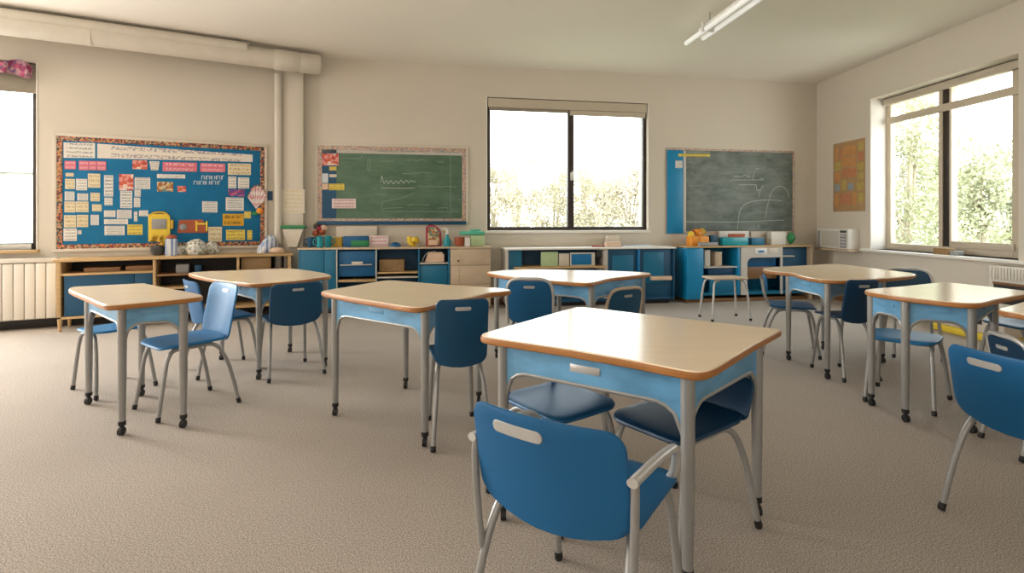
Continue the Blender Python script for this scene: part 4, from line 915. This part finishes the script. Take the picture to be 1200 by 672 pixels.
B = [  # (name, label, px0, py0, px1, py1, material)
 ('title_card', 'large white card in the top left corner of the bulletin board', 74.6, 167, 111.5, 185, 'p_white'),
 ('note_card', 'pink note below the large corner card, at the left end of the pink row', 75.7, 188.6, 89, 198.3, 'p_pink'),
 ('note_card', 'pink note, first of the three touching ones below the corner card', 92.5, 188.6, 104, 199.4, 'p_pink'),
 ('note_card', 'pink note, middle of the three touching ones below the corner card', 104.4, 188.8, 113, 199.5, 'p_pink'),
 ('note_card', 'pink note, last of the three touching ones below the corner card', 113.4, 189, 124.5, 199.7, 'p_pink'),
 ('picture', 'small red and white picture under the long banner', 155.3, 187.8, 172.7, 198.3, 'p_red'),
 ('pink_strip', 'long pink lettered strip under the banner, left of the two', 190.7, 190, 230.8, 200.8, 'p_pink'),
 ('pink_strip', 'pink lettered strip under the banner, right of the two', 234.8, 191.3, 264, 201.6, 'p_pink'),
 ('note_card', 'wide cream card under the right end of the banner', 267, 191.5, 294, 205, 'p_cream'),
 ('note_card', 'narrow white note below the wide cream card, left of a pair', 267.5, 207, 277, 220.7, 'p_white'),
 ('note_card', 'white note below the wide cream card, right of a pair', 279, 208, 292, 221, 'p_white'),
 ('picture', 'purple picture strip above the white grid sheet', 267.5, 222, 287, 230, 'p_purple'),
 ('grid_sheet', 'bright white grid sheet at the right of the bulletin board', 264.6, 231.4, 285.6, 247, 'p_white2'),
 ('gold_sign', 'gold lettered sign below the white grid sheet', 261, 250.8, 285.6, 264.7, 'p_gold'),
 ('note_card', 'tiny yellow note at the upper right corner of the gold sign', 286.3, 248, 294, 256, 'p_yellow'),
 ('note_card', 'pale yellow card below the gold sign', 265, 269.5, 287, 281.5, 'p_yellow'),
 ('note_card', 'narrow green-yellow strip at the lower right of the board', 289.7, 270, 295.5, 281, 'p_yellow'),
 ('note_card', 'cream card right of the orange sign', 244, 266, 260, 283.3, 'p_cream'),
 ('note_card', 'white printed block alone in the right half of the blue field', 237, 236, 254.7, 249, 'p_white2'),
 ('header_strip', 'white header strip above the brown picture in the middle of the board', 184, 204, 217, 209, 'p_white'),
 ('picture', 'brown and tan picture under the white header strip', 184, 213, 203, 224.5, 'p_photo'),
 ('picture', 'small red picture right of the brown and tan picture', 208, 218, 218, 225, 'p_red'),
 ('note_card', 'tiny cream tag below the leftmost pink note', 77, 202.7, 86.5, 207, 'p_cream'),
 ('note_card', 'cream card below the tiny tag, at the left edge', 76.3, 209.7, 88, 221.6, 'p_cream'),
 ('note_card', 'white card right of the cream card, second row of cards', 89.3, 209.7, 102, 223, 'p_white'),
 ('note_card', 'tall cream card with lines, third in the second row of cards', 103, 203.5, 117.5, 220, 'p_cream'),
 ('note_card', 'grey-white card in the third row at the left edge', 76, 224.5, 87.3, 235.2, 'p_white2'),
 ('note_card', 'grey-white card in the third row, second from the left', 90.7, 226.7, 103.3, 235.2, 'p_white2'),
 ('note_card', 'cream card in the third row, third from the left', 106, 226, 117, 236, 'p_cream'),
 ('note_card', 'cream card in the fourth row at the left edge', 75.6, 236.2, 88, 249, 'p_cream'),
 ('note_card', 'wide cream card in the fourth row, second from the left', 88.6, 236.2, 103.8, 248.6, 'p_cream'),
 ('note_card', 'small rounded cream card in the fourth row, third from the left', 108, 239.5, 119, 247.7, 'p_cream'),
 ('note_card', 'cream card in the fifth row at the left edge', 75, 252.4, 89, 266.8, 'p_cream'),
 ('note_card', 'tan card in the fifth row, second from the left', 90, 252, 103.3, 266.3, 'p_cream'),
 ('note_card', 'small white card in the fifth row, third from the left', 106.3, 252, 115.8, 264, 'p_white2'),
 ('note_card', 'pale card in the bottom left corner of the board', 74.5, 268, 90, 282.5, 'p_white'),
 ('note_card', 'tiny white scrap beside the bottom left corner card', 91, 270, 95.5, 274.7, 'p_white'),
 ('note_strip', 'tall narrow column of white notes in the left half of the board', 122, 205.5, 132.7, 230.3, 'p_white2'),
 ('note_card', 'small white note at the foot of the tall narrow column', 122.5, 231.7, 132, 240.6, 'p_white'),
 ('picture', 'red flower picture on white paper in the middle left of the board', 139.6, 204, 156.4, 223, 'p_red'),
 ('note_strip', 'tall white printed sheet below the red flower picture', 141, 223.6, 155, 244, 'p_white2'),
 ('note_card', 'white printed card right of the red flower picture', 157.8, 208, 176, 221.6, 'p_white2'),
 ('note_card', 'small white note below the printed card beside the flower picture', 157.7, 222.2, 165, 230.5, 'p_white'),
 ('note_card', 'rounded white note, lowest under the printed card beside the flower picture', 157, 231.7, 164.4, 243, 'p_white'),
 ('note_card', 'white card in the lower middle, left end of its row', 122, 246.8, 135.3, 254.6, 'p_white'),
 ('note_card', 'larger white card in the lower middle, right of the row-end card', 137, 246, 154.3, 256.3, 'p_white2'),
 ('note_strip', 'white lettered strip in the lower middle, upper of two', 122, 257, 150, 263, 'p_white'),
 ('note_card', 'wide white lettered card in the lower middle, lowest of that cluster', 122.5, 264.8, 146, 275.8, 'p_white2'),
 ('note_card', 'yellow card right of the wide white lettered card', 149.3, 263.4, 167, 275.3, 'p_yellow'),
 ('note_strip', 'very narrow white strip above the yellow card', 157, 248, 161, 259.6, 'p_white'),
 ('note_card', 'white note left of the yellow backpack cut-out', 163, 246.8, 173.5, 253.5, 'p_white'),
]
for nm, lb, x0, y0, x1, y1, m_ in B:
    sl = 0.045
    k0 = (x1 - x0) * sl * (1.0 if y0 < 240 else 0.0) * 0.5
    tag(quad(nm, WL, [(x0, y0), (x1, y0 + k0), (x1, y1 + k0 * 0.5), (x0, y1)], 0.0135, 0.003, m_), lb, 'paper', 'papers on the blue bulletin board')
tag(quad('banner', WL, [(114, 168.5), (296, 181.5), (296, 190), (114, 185.5)], 0.0135, 0.003, 'p_banner'), 'long white lettered banner along the top of the bulletin board', 'banner')
tag(quad('pot_cutout', WL, [(175, 189), (187, 189.4), (185.5, 199.8), (177, 199.6)], 0.0135, 0.003, 'p_white'), 'white flower-pot cut-out between the red picture and the pink strips', 'paper')
# cut-out lettering
r = thing('cutout_lettering', 'scattered white cut-out letters in the upper right of the blue field', 'lettering', WL.loc(WL.u(226, 0.0135), 0.0135, WL.z(226, 218)), WL.rot)
ua = WL.u(226, 0.0135)
for row, (y0, y1) in enumerate(((206, 210.5), (212, 216.5))):
    for i in range(9):
        px = 236 + i * 3 if row == 0 else 227 + i * 3.6
        u = WL.u(px, 0.0135) - ua; zz = WL.z(px, y1) - WL.z(226, 218); h_ = WL.z(px, y0) - WL.z(px, y1)
        mb = MB(); s_ = 0.026
        mb.box(u, u + 0.007, -0.003, 0, zz, zz + h_, 0)
        if i % 3 != 1: mb.box(u, u + s_, -0.003, 0, zz + h_ * (0.45 if i % 2 else 0.85), zz + h_ * (0.6 if i % 2 else 1), 0)
        if i % 2: mb.box(u + s_ - 0.007, u + s_, -0.003, 0, zz, zz + h_, 0)
        mb.build('letter', M['p_letter'], r, False)
# orange sign with the yellow letter H
o = quad('orange_sign', WL, [(210, 258), (238, 257.6), (243, 273), (208, 273)], 0.0135, 0.012, 'rust'); tag(o, 'rust orange sign with a yellow letter H on the bulletin board', 'sign')
mb = MB(); mb.box(0.04, 0.06, -0.016, -0.0125, -0.06, 0.065, 0.001); mb.box(0.15, 0.17, -0.016, -0.0125, -0.06, 0.065, 0.001); mb.box(0.06, 0.15, -0.016, -0.0125, 0.02, 0.04, 0.001)
mb.build('letter', M['yellow'], o)
MB().lathe([(0.04, 0), (0.03, 0.006)], seg=14).build('badge', M['grey_plastic'], o).matrix_local = Matrix.Translation((-0.09, -0.0125, -0.01)) @ Matrix.Rotation(PI / 2, 4, 'X')
# yellow backpack cut-out
ua = WL.u(187, 0.014); r = thing('backpack_cutout', 'yellow backpack-shaped display hanging at the bottom of the bulletin board', 'display', WL.loc(ua, 0.0135, WL.z(187, 283)), WL.rot)
q = MB().prism(arch_poly(0.22, 0.33, 0.05), 0.0, 0.03, 0, 0.004).build('body', M['yellow'], r); q.rotation_euler = (PI / 2, 0, 0)
MB().box(-0.075, 0.075, -0.036, -0.031, 0.15, 0.27, 0.002).build('window_pocket', M['grey_plastic'], r)
MB().tube(cr([(-0.10, -0.02, 0.30), (-0.05, -0.02, 0.345), (0.05, -0.02, 0.345), (0.10, -0.02, 0.30)], 5), 0.012, 8).build('handle', M['mustard'], r)
MB().box(0.112, 0.145, -0.03, 0, 0.15, 0.26, 0.008).build('side_pocket', M['mustard'], r)
# pink fan and orange rosette
ua = WL.u(300, 0.014); r = thing('paper_fan', 'pink pleated paper fan over the right border of the bulletin board', 'fan', WL.loc(ua, 0.032, WL.z(300, 245)), WL.rot)
vs = [(0, -0.004, 0)]; nF = 15
for i in range(nF):
    t_ = math.radians(28 + 124 * i / (nF - 1)); vs.append((0.17 * math.cos(t_) * 0.75 + 0.02, -0.006 - 0.012 * (i % 2), 0.30 * math.sin(t_)))
vs2 = [(x, y + 0.006, z) for x, y, z in vs]; n1 = len(vs)
mb = MB(); mb.add(vs + vs2, [(0, i + 1, i) for i in range(1, n1 - 1)] + [(n1, n1 + i, n1 + i + 1) for i in range(1, n1 - 1)] + [(i, i + 1, n1 + i + 1, n1 + i) for i in range(1, n1 - 1)])
mb.build('pleats', M['p_pinkwhite'], r, False)
fr = MB()
for i in range(nF - 1):
    a = vs[1 + i]; b_ = vs[2 + i]; fr.ico(((a[0] + b_[0]) / 2, -0.012, (a[2] + b_[2]) / 2), 0.014, 1, sq=(1, 0.4, 1))
fr.build('fringe', M['border'], r)
r = thing('rosette', 'orange and green paper rosette under the pink fan', 'rosette', WL.loc(WL.u(304, 0.014), 0.032, WL.z(304, 247.5)), WL.rot)
MB().ico((0, -0.01, 0), 0.04, 2, sq=(1, 0.4, 1), jit=0.2).build('flower', M['orange'], r)
MB().ico((-0.05, -0.008, -0.03), 0.035, 2, sq=(1.2, 0.3, 0.7), jit=0.2).build('leaf', M['green'], r)
tag(quad('wall_tag', WL, [(312, 224), (319.5, 224.4), (319.5, 235.2), (312, 235)], 0.002, 0.004, 'dark_blue'), 'small dark blue tag on the wall right of the bulletin board', 'tag')

# grid sheet and towel dispenser on the boxed column
zc = pb
def on_col(px, off=0.125): return WBk.u(px, off)
r = thing('paper_dispenser', 'pale wall dispenser with a green top on the corner column', 'dispenser', WBk.loc(on_col(345), 0.1235, 0.845), WBk.rot)
q = MB().prism([(-0.06, 0.0), (0.05, 0.0), (0.13, 0.24), (-0.13, 0.24)], 0.0, 0.09, 0, 0.006).build('body', M['off_white'], r); q.rotation_euler = (PI / 2, 0, 0)
MB().box(-0.15, 0.15, -0.10, 0.0, 0.241, 0.285, 0.008).build('top', M['green'], r)
o = quad('grid_sheet', WBk, [(331, 222), (357, 222), (357, 250), (331, 250)], 0.122, 0.003, 'p_faint'); tag(o, 'faint yellow-lined sheet on the corner column above the green-topped dispenser', 'paper')

# ---- green chalkboard
def strokes(W, lines, off, wd, m, parent, root_u, root_z):
    mb = MB()
    for ln in lines:
        P = [(W.u(px, off) - root_u, W.z(px, py, off) - root_z) for px, py in ln]
        for (x0, z0), (x1, z1) in zip(P[:-1], P[1:]):
            d = Vector((x1 - x0, z1 - z0)); 
            if d.length < 1e-6: continue
            n = Vector((-d.y, d.x)).normalized() * wd / 2
            mb.add([(x0 + n.x, -off, z0 + n.y), (x1 + n.x, -off, z1 + n.y), (x1 - n.x, -off, z1 - n.y), (x0 - n.x, -off, z0 - n.y)], [(0, 1, 2, 3)])
    o = mb.build('chalk_writing', M[m], parent, False); o['kind'] = 'stuff'; return o
def squig(x0, x1, y, h, n, seed, slope=0.0):
    rd = random.Random(seed); out = []; 
    for i in range(n + 1):
        x = x0 + (x1 - x0) * i / n + rd.uniform(-0.6, 0.6); out.append((x, y + slope * (x - x0) + rd.uniform(-h, h)))
    return out
r, L_, H_ = board('green_chalkboard', 'green chalkboard with a pale printed border, left of the back window', 'chalkboard', WBk, 372.5, 546, 1.165, 2.205, 0.055, 'chalk_green', 'border_pale', 'wall')
MB().box(0.0, L_, -0.05, -0.0185, -0.03, 0.02, 0.004).build('chalk_ledge', M['teal_dark'], r)
MB().box(0.055, 0.24, -0.0145, -0.0122, 0.055, H_ - 0.055, 0.0).build('side_strip', M['teal_dark'], r)
MB().box(0.056, L_ - 0.056, -0.0145, -0.0122, H_ - 0.10, H_ - 0.056, 0.0).build('top_strip', M['cab_grey'], r)
U0 = WBk.u(372.5); off = 0.0185
main = [[(446, 214), (447.5, 206), (450, 215.5), (453, 211), (455, 216), (458, 211.5), (461, 216), (464, 212), (467, 215.5), (470, 211), (473, 215), (476, 211), (479, 214.5), (482, 211.5), (485, 213.5), (487.5, 212)], [(446.5, 220.5), (470, 221), (486, 220.5)]]
strokes(WBk, main, off, 0.008, 'chalk', r, U0, 1.165)
faint = [[(448, 247.5), (448, 236.5), (470, 232.5), (486, 226)], [(448, 248), (538, 248.5)], [(449, 244.3), (472, 243.4)], [(528, 180), (528, 252)], [(431, 187), (434, 187), (434, 200), (431, 200), (431, 187)], [(398, 186), (424, 186), (424, 178)]]
for i, (x0, x1, y, h, n) in enumerate([(442, 465, 177.5, 0.7, 18), (468, 500, 178, 0.8, 24), (511, 537, 178.5, 0.8, 20), (475, 498, 188, 1.4, 14), (512, 520, 190, 1.5, 7), (471, 505, 203, 0.9, 8), (436, 443, 221, 0.8, 5), (490, 535, 219, 0.7, 14), (478, 504, 240, 1.0, 12), (512, 525, 244, 1.4, 9), (441, 452, 228, 0.8, 7), (444, 461, 189, 0.5, 8)]): faint.append(squig(x0, x1, y, h, n, i))
strokes(WBk, faint, off, 0.008, 'chalk_faint', r, U0, 1.165)
for nm, lb, x0, y0, x1, y1, m_ in [
 ('picture', 'pink and white collage in the upper left corner of the green chalkboard', 377.5, 180, 397, 194, 'p_red'),
 ('note_card', 'yellow-green tag below the collage on the green chalkboard', 386, 195.3, 394.3, 200, 'p_yellow'),
 ('note_card', 'pale blue card at the left border of the green chalkboard', 377.5, 203.5, 384.5, 214.5, 'p_letter'),
 ('note_card', 'small grey tag beside the pale blue card', 386, 204.3, 394.5, 208, 'off_white'),
 ('note_card', 'pale orange card at the left border, under the pale blue card', 377.5, 215.3, 384.5, 222.3, 'peach'),
 ('note_card', 'olive yellow tag right of the pale orange card', 385.5, 215.5, 403.5, 223, 'p_yellow'),
 ('chart_sheet', 'white sheet with pink rows on the lower left of the green chalkboard', 389, 233, 417, 244.3, 'p_pinkwhite')]:
    tag(quad(nm, WBk, [(x0, y0), (x1, y0), (x1, y1), (x0, y1)], 0.0165, 0.003, m_), lb, 'paper', 'papers on the green chalkboard')
# ---- grey chalkboard
r, L_, H_ = board('grey_chalkboard', 'grey chalkboard with blue left panel and white chalk curves, right of the back window', 'chalkboard', WBk, 780.5, 930, 0.995, 2.29, 0.03, 'chalk_grey', 'border_pale', None)
MB().box(0.004, WBk.u(803) - WBk.u(780.5), -0.022, -0.0185, 0.0, H_ - 0.035, 0.001).build('blue_panel', M['teal_bright'], r)
MB().box(WBk.u(800) - WBk.u(780.5), WBk.u(803) - WBk.u(780.5), -0.026, -0.0225, 0.0, H_ - 0.035, 0.001).build('panel_edge', M['cab_grey'], r)
U0 = WBk.u(780.5); off = 0.019
ls = [[(854.5, 212.5), (857, 211), (895, 211), (891, 208.5)], [(882, 210.5), (884, 201), (887, 197.5), (890, 198)], [(886, 217), (887, 223.5), (891, 222.5), (894.5, 217)], [(889, 232), (891, 224)],
      cr([(864, 269, 0), (865.5, 256, 0), (868, 245, 0), (876, 238, 0), (890, 235, 0), (905, 234.6, 0), (917, 235.8, 0)], 4), cr([(896.5, 256, 0), (899, 242, 0), (903, 228, 0), (908, 220.5, 0), (915, 218.3, 0), (921, 222, 0), (925, 231, 0)], 4), [(804, 260), (865, 260.5), (919, 258)], [(888, 262.5), (890, 267)], [(805, 178.2), (832, 178.3)], [(805, 180.5), (832, 180.8)]]
ls = [[(p[0], p[1]) for p in l] for l in ls]
for i, (x0, x1, y, h, n) in enumerate([(860, 880, 207, 1.8, 14), (866, 886, 216.5, 0.5, 6)]): ls.append(squig(x0, x1, y, h, n, 40 + i))
strokes(WBk, ls, off, 0.009, 'chalk', r, U0, 0.995)
fl = []
for i, (x0, x1, y, h, n) in enumerate([(826, 839, 213, 1.8, 9), (806, 812, 190, 0.9, 5), (840, 852, 183, 0.8, 8), (868, 898, 186, 0.9, 18), (858, 890, 197, 0.8, 10), (806, 826, 218, 0.6, 8), (845, 872, 203, 0.6, 9), (810, 813, 204, 0.8, 3), (858, 884, 228, 1.0, 9), (806, 812, 226, 0.8, 4), (816, 822, 239, 1.2, 4), (842, 846, 253, 1.4, 3), (872, 892, 250, 1.5, 9), (870, 900, 262, 0.7, 9)]): fl.append(squig(x0, x1, y, h, n, 60 + i))
strokes(WBk, fl, off, 0.008, 'chalk_faint', r, U0, 0.995)
tag(quad('note_card', WBk, [(791.5, 188.5), (799.5, 188.5), (799.5, 197), (791.5, 197)], 0.0235, 0.003, 'p_white'), 'small white note on the blue panel of the grey chalkboard', 'paper')
tag(quad('lettered_strip', WBk, [(795, 180.3), (832, 180.6), (832, 183.8), (795, 183.5)], 0.0275, 0.002, 'p_yellow'), 'narrow pale yellow lettered strip along the top of the grey chalkboard', 'paper')
# ---- poster, air conditioner, right-wall heater, long yellow-edged box
W = WR
ua, ub = W.u(977), W.u(1014); za, zb = 1.325, 2.35
M['poster_base'] = mat('poster_base', (176, 142, 100), 0.8, 0.1, 14)
r = thing('poster', 'tan patchwork poster on the right wall beside the window', 'poster', W.loc(ua, 0.001, za), W.rot)
MB().box(0, ub - ua, -0.006, 0, 0, zb - za, 0.001).build('sheet', M['poster_base'], r)
rd = random.Random(5); Lp, Hp = ub - ua, zb - za
M['po_orange'] = mat('poster_orange', (196, 142, 88), 0.8, 0.1, 20); M['po_red'] = mat('poster_red', (190, 128, 92), 0.8, 0.1, 20); M['po_olive'] = mat('poster_olive', (182, 160, 92), 0.8, 0.1, 20); M['po_blue'] = mat('poster_grey_blue', (150, 158, 160), 0.8, 0.1, 20)
tiles = [(0.05, 0.16, 0.74, 0.93, 'po_orange'), (0.30, 0.74, 0.80, 0.93, 'po_orange'), (0.04, 0.26, 0.60, 0.73, 'po_olive'), (0.30, 0.72, 0.64, 0.78, 'po_orange'), (0.30, 0.74, 0.49, 0.61, 'po_red'), (0.80, 0.96, 0.84, 0.95, 'po_olive'), (0.80, 0.96, 0.70, 0.81, 'po_red'), (0.78, 0.97, 0.56, 0.67, 'po_olive'), (0.80, 0.96, 0.44, 0.53, 'po_olive'), (0.04, 0.24, 0.44, 0.57, 'po_orange'), (0.05, 0.22, 0.30, 0.40, 'po_blue'), (0.48, 0.66, 0.30, 0.40, 'po_blue'), (0.28, 0.44, 0.30, 0.46, 'po_olive'), (0.76, 0.97, 0.29, 0.40, 'po_olive'), (0.22, 0.60, 0.10, 0.26, 'po_red'), (0.04, 0.18, 0.06, 0.26, 'po_orange'), (0.78, 0.96, 0.12, 0.25, 'po_olive'), (0.64, 0.75, 0.08, 0.26, 'po_orange'), (0.2, 0.28, 0.76, 0.90, 'po_red')]
for a, b_, c, d, m_ in tiles: MB().box(a * Lp, b_ * Lp, -0.008, -0.0062, c * Hp, d * Hp, 0.0005).build('patch', M[m_], r)
ua, ub = W.u(957, 0.17), W.u(994, 0.17); Lp = ub - ua
ua = max(ua, 0.06); Lp = ub - ua
r = thing('air_conditioner', 'white box air conditioner in the corner beside the right window sill', 'air conditioner', W.loc(ua, 0.0, 0.78), W.rot)
MB().box(0, Lp, -0.17, -0.001, 0.0, 0.29, 0.012).build('casing', M['white'], r)
MB().box(0.12, Lp * 0.72, -0.176, -0.1705, 0.03, 0.26, 0.003).build('front_grille', M['cab_grey'], r)
MB().box(Lp * 0.76, Lp * 0.95, -0.176, -0.1705, 0.02, 0.22, 0.003).build('control_panel', M['grey_plastic'], r)
for i in range(4): MB().box(Lp * 0.78, Lp * 0.93, -0.18, -0.1765, 0.05 + i * 0.045, 0.062 + i * 0.045, 0.001).build('vent_slat', M['white'], r)
MB().box(Lp * 0.76, Lp * 0.95, -0.176, -0.1705, 0.235, 0.27, 0.002).build('display', M['dark_grey'], r)
MB().box(0.03, 0.09, -0.176, -0.1705, 0.02, 0.26, 0.003).build('side_vent', M['grey_plastic'], r)
MB().box(-0.0, Lp + 0.06, -0.20, -0.001, -0.03, -0.002, 0.004).build('shelf', M['oak_grey'], r)
# white convector heater low on the right wall
ua, ub = W.u(1157, 0.12), W.u(1215, 0.12); Lp = ub - ua
r = thing('wall_heater', 'white slatted wall heater with a dark vent below the right window', 'heater', W.loc(ua, 0.0, 0.22), W.rot)
MB().box(0, Lp, -0.11, -0.001, 0.0, 0.52, 0.01).build('casing', M['radiator'], r)
for i in range(14): MB().box(0.02 + i * (Lp - 0.04) / 14, 0.02 + (i + 0.75) * (Lp - 0.04) / 14, -0.118, -0.1105, 0.38, 0.50, 0.002).build('slat', M['radiator'], r)
MB().box(0.06, Lp - 0.06, -0.114, -0.1105, 0.14, 0.35, 0.002).build('vent_opening', M['dark'], r)
MB().box(0.06, Lp - 0.06, -0.125, -0.1145, 0.33, 0.355, 0.002).build('vent_lip', M['brown_wood'], r)
# low long box
pA, pB = floor_at(1090, fz(381)), floor_at(1168, fz(394)); 
ua = W.u(1085, 0.45); ub = W.u(1172, 0.12)
r = thing('low_crate', 'long low cream crate with a yellow base on the floor by the right wall', 'crate', W.loc(ua, 0.20, 0.0), W.rot); Lp = max(0.8, ub - ua)
MB().box(0, Lp, -0.17, 0.17, 0.075, 0.30, 0.015).build('crate_body', M['off_white'], r)
MB().box(-0.01, Lp + 0.01, -0.18, 0.18, 0.0, 0.074, 0.012).build('base', M['yellow'], r)
MB().box(Lp * 0.62, Lp * 0.72, -0.176, -0.171, 0.16, 0.22, 0.006).build('grip_hole', M['dark'], r)
# things on the right sill
o = flat_item('sill_basket', 'small grey-brown basket on the right window sill', 'basket', W, 1093, 1111, 0.03, 0.80, 0.875, 0.09, 'basket', bev=0.008)
flat_item('sill_box', 'little grey box beside the basket on the right sill', 'box', W, 1113, 1122, 0.03, 0.80, 0.85, 0.08, 'grey_plastic', bev=0.006)
# ---- radiator under the left window
W = WL; ub = W.u(66, 0.16); ua = ub - 2.2
r = thing('radiator', 'white ribbed radiator on the left wall below the window', 'radiator', W.loc(ua, 0.0, 0.09), W.rot); Lp = ub - ua
MB().box(0, Lp, -0.12, -0.05, 0.02, 0.64, 0.02).build('body', M['radiator'], r)
MB().box(-0.0, Lp, -0.15, -0.03, 0.641, 0.69, 0.02).build('top_grille', M['radiator'], r)
nr = 24
for i in range(nr): MB().box(i * Lp / nr + 0.003, (i + 1) * Lp / nr - 0.003, -0.155, -0.121, 0.03, 0.635, 0.006).build('rib', M['radiator'], r)
for x in (0.1, Lp - 0.1): MB().box(x, x + 0.03, -0.05, -0.001, 0.1, 0.6, 0.003).build('bracket', M['radiator'], r)

# ------------------------------------------------------------------ outside: lawn, pale building, trees
struct(MB().box(-60, 70, 5, 130, -1.3, -1.0, 0).build('ground_outside', M['lawn'], None, False))
def foliage_mesh(seed, n, rx, rz, blobs):
    rd = random.Random(seed); mb = MB()
    cs = [(rd.gauss(0, rx * 0.45), rd.gauss(0, rx * 0.45), rz * rd.uniform(0.25, 1.0)) for _ in range(blobs)]
    for i in range(n):
        c = cs[i % blobs]; rr = rx * 0.42
        while True:
            p = Vector((rd.uniform(-1, 1), rd.uniform(-1, 1), rd.uniform(-1, 1)))
            if p.length < 1: break
        p = Vector(c) + p * rr; a = Vector((rd.uniform(-1, 1), rd.uniform(-1, 1), rd.uniform(-1, 1))).normalized(); b_ = a.orthogonal().normalized(); s = 0.06 * rd.uniform(0.7, 1.5) * rx / 1.2
        mb.add([p - a * s, p + b_ * s * 0.6, p + a * s, p - b_ * s * 0.6], [(0, 1, 2, 3)])
    return mb, cs
TM = {}
def tree(label, px, dist, ztop, rx, m_, seed):
    rz = ztop + 1.0
    base = floor_at(px, dist)
    r = thing('tree', label, 'tree', (base.x, base.y, -1.0), seed * 1.3, 'trees outside the windows')
    mb, cs = foliage_mesh(seed, 5200, rx, rz, 30); mb.build('foliage', M[m_], r, False)
    tr = MB(); tr.tube([(0, 0, 0), (0.05, 0, rz * 0.4), (0, 0.05, rz * 0.8)], [0.12, 0.09, 0.03], 8)
    for c in cs[:12]: tr.tube([(0.03, 0.01, rz * 0.25 + 0.02 * abs(c[0])), (c[0] * 0.5, c[1] * 0.5, c[2] * 0.8), c], [0.05, 0.03, 0.012], 6)
    tr.build('trunk', M['bark'], r)
T = [('broad pale tree seen through the left pane of the back window', 607, 24, 4.3, 1.2, 'leaf_pale'), ('smaller pale tree seen at the right of the left pane of the back window', 650, 31, 3.4, 1.3, 'leaf_pale'), ('low pale bush at the left side of the back window', 580, 30, 4.2, 1.2, 'leaf_pale'),
     ('thin pale tree just right of the back window mullion', 684, 24, 3.5, 1.0, 'leaf_pale'), ('broad pale tree seen through the right pane of the back window', 738, 27, 3.9, 1.5, 'leaf_pale'), ('low pale bush in the middle of the right pane of the back window', 708, 36, 3.6, 1.6, 'leaf_pale'),
     ('tall green tree at the left of the right-hand window', 1066, 12, 4.0, 0.8, 'leaf_green'), ('greenish tree behind the mullion of the right-hand window', 1104, 17, 3.7, 1.1, 'leaf_green'), ('pale leafy tree seen through the right pane of the right-hand window', 1150, 13, 3.2, 1.0, 'leaf_green'), ('leafy tree at the far right of the right-hand window', 1185, 18, 3.3, 1.1, 'leaf_green')]
for i, (lb, px, ds, zt_, rx, m_) in enumerate(T): tree(lb, px, ds, zt_, rx, m_, i + 1)
# hedge and pale building outside the left window
hb = floor_at(-20, 10.5)
mb, cs = foliage_mesh(77, 2600, 1.3, 0.9, 20); mb.v = [(x * 2.2, y, max(0.0, z) * 1.2) for x, y, z in mb.v]
o = mb.build('hedge', M['leaf_green'], None, False, (hb.x, hb.y, -1.0)); tag(o, 'low green hedge outside the left window', 'hedge')
o = thing('neighbour_building', 'pale building seen through the left window', 'building', (-20, 20, -1.0), 0.3)
MB().box(-6, 6, 0, 4, 0, 4.0, 0.02).build('wall', M['render_wall'], o); MB().box(-6.2, 6.2, -0.2, 4.2, 4.001, 4.2, 0.02).build('roof_edge', M['grey_plastic'], o)
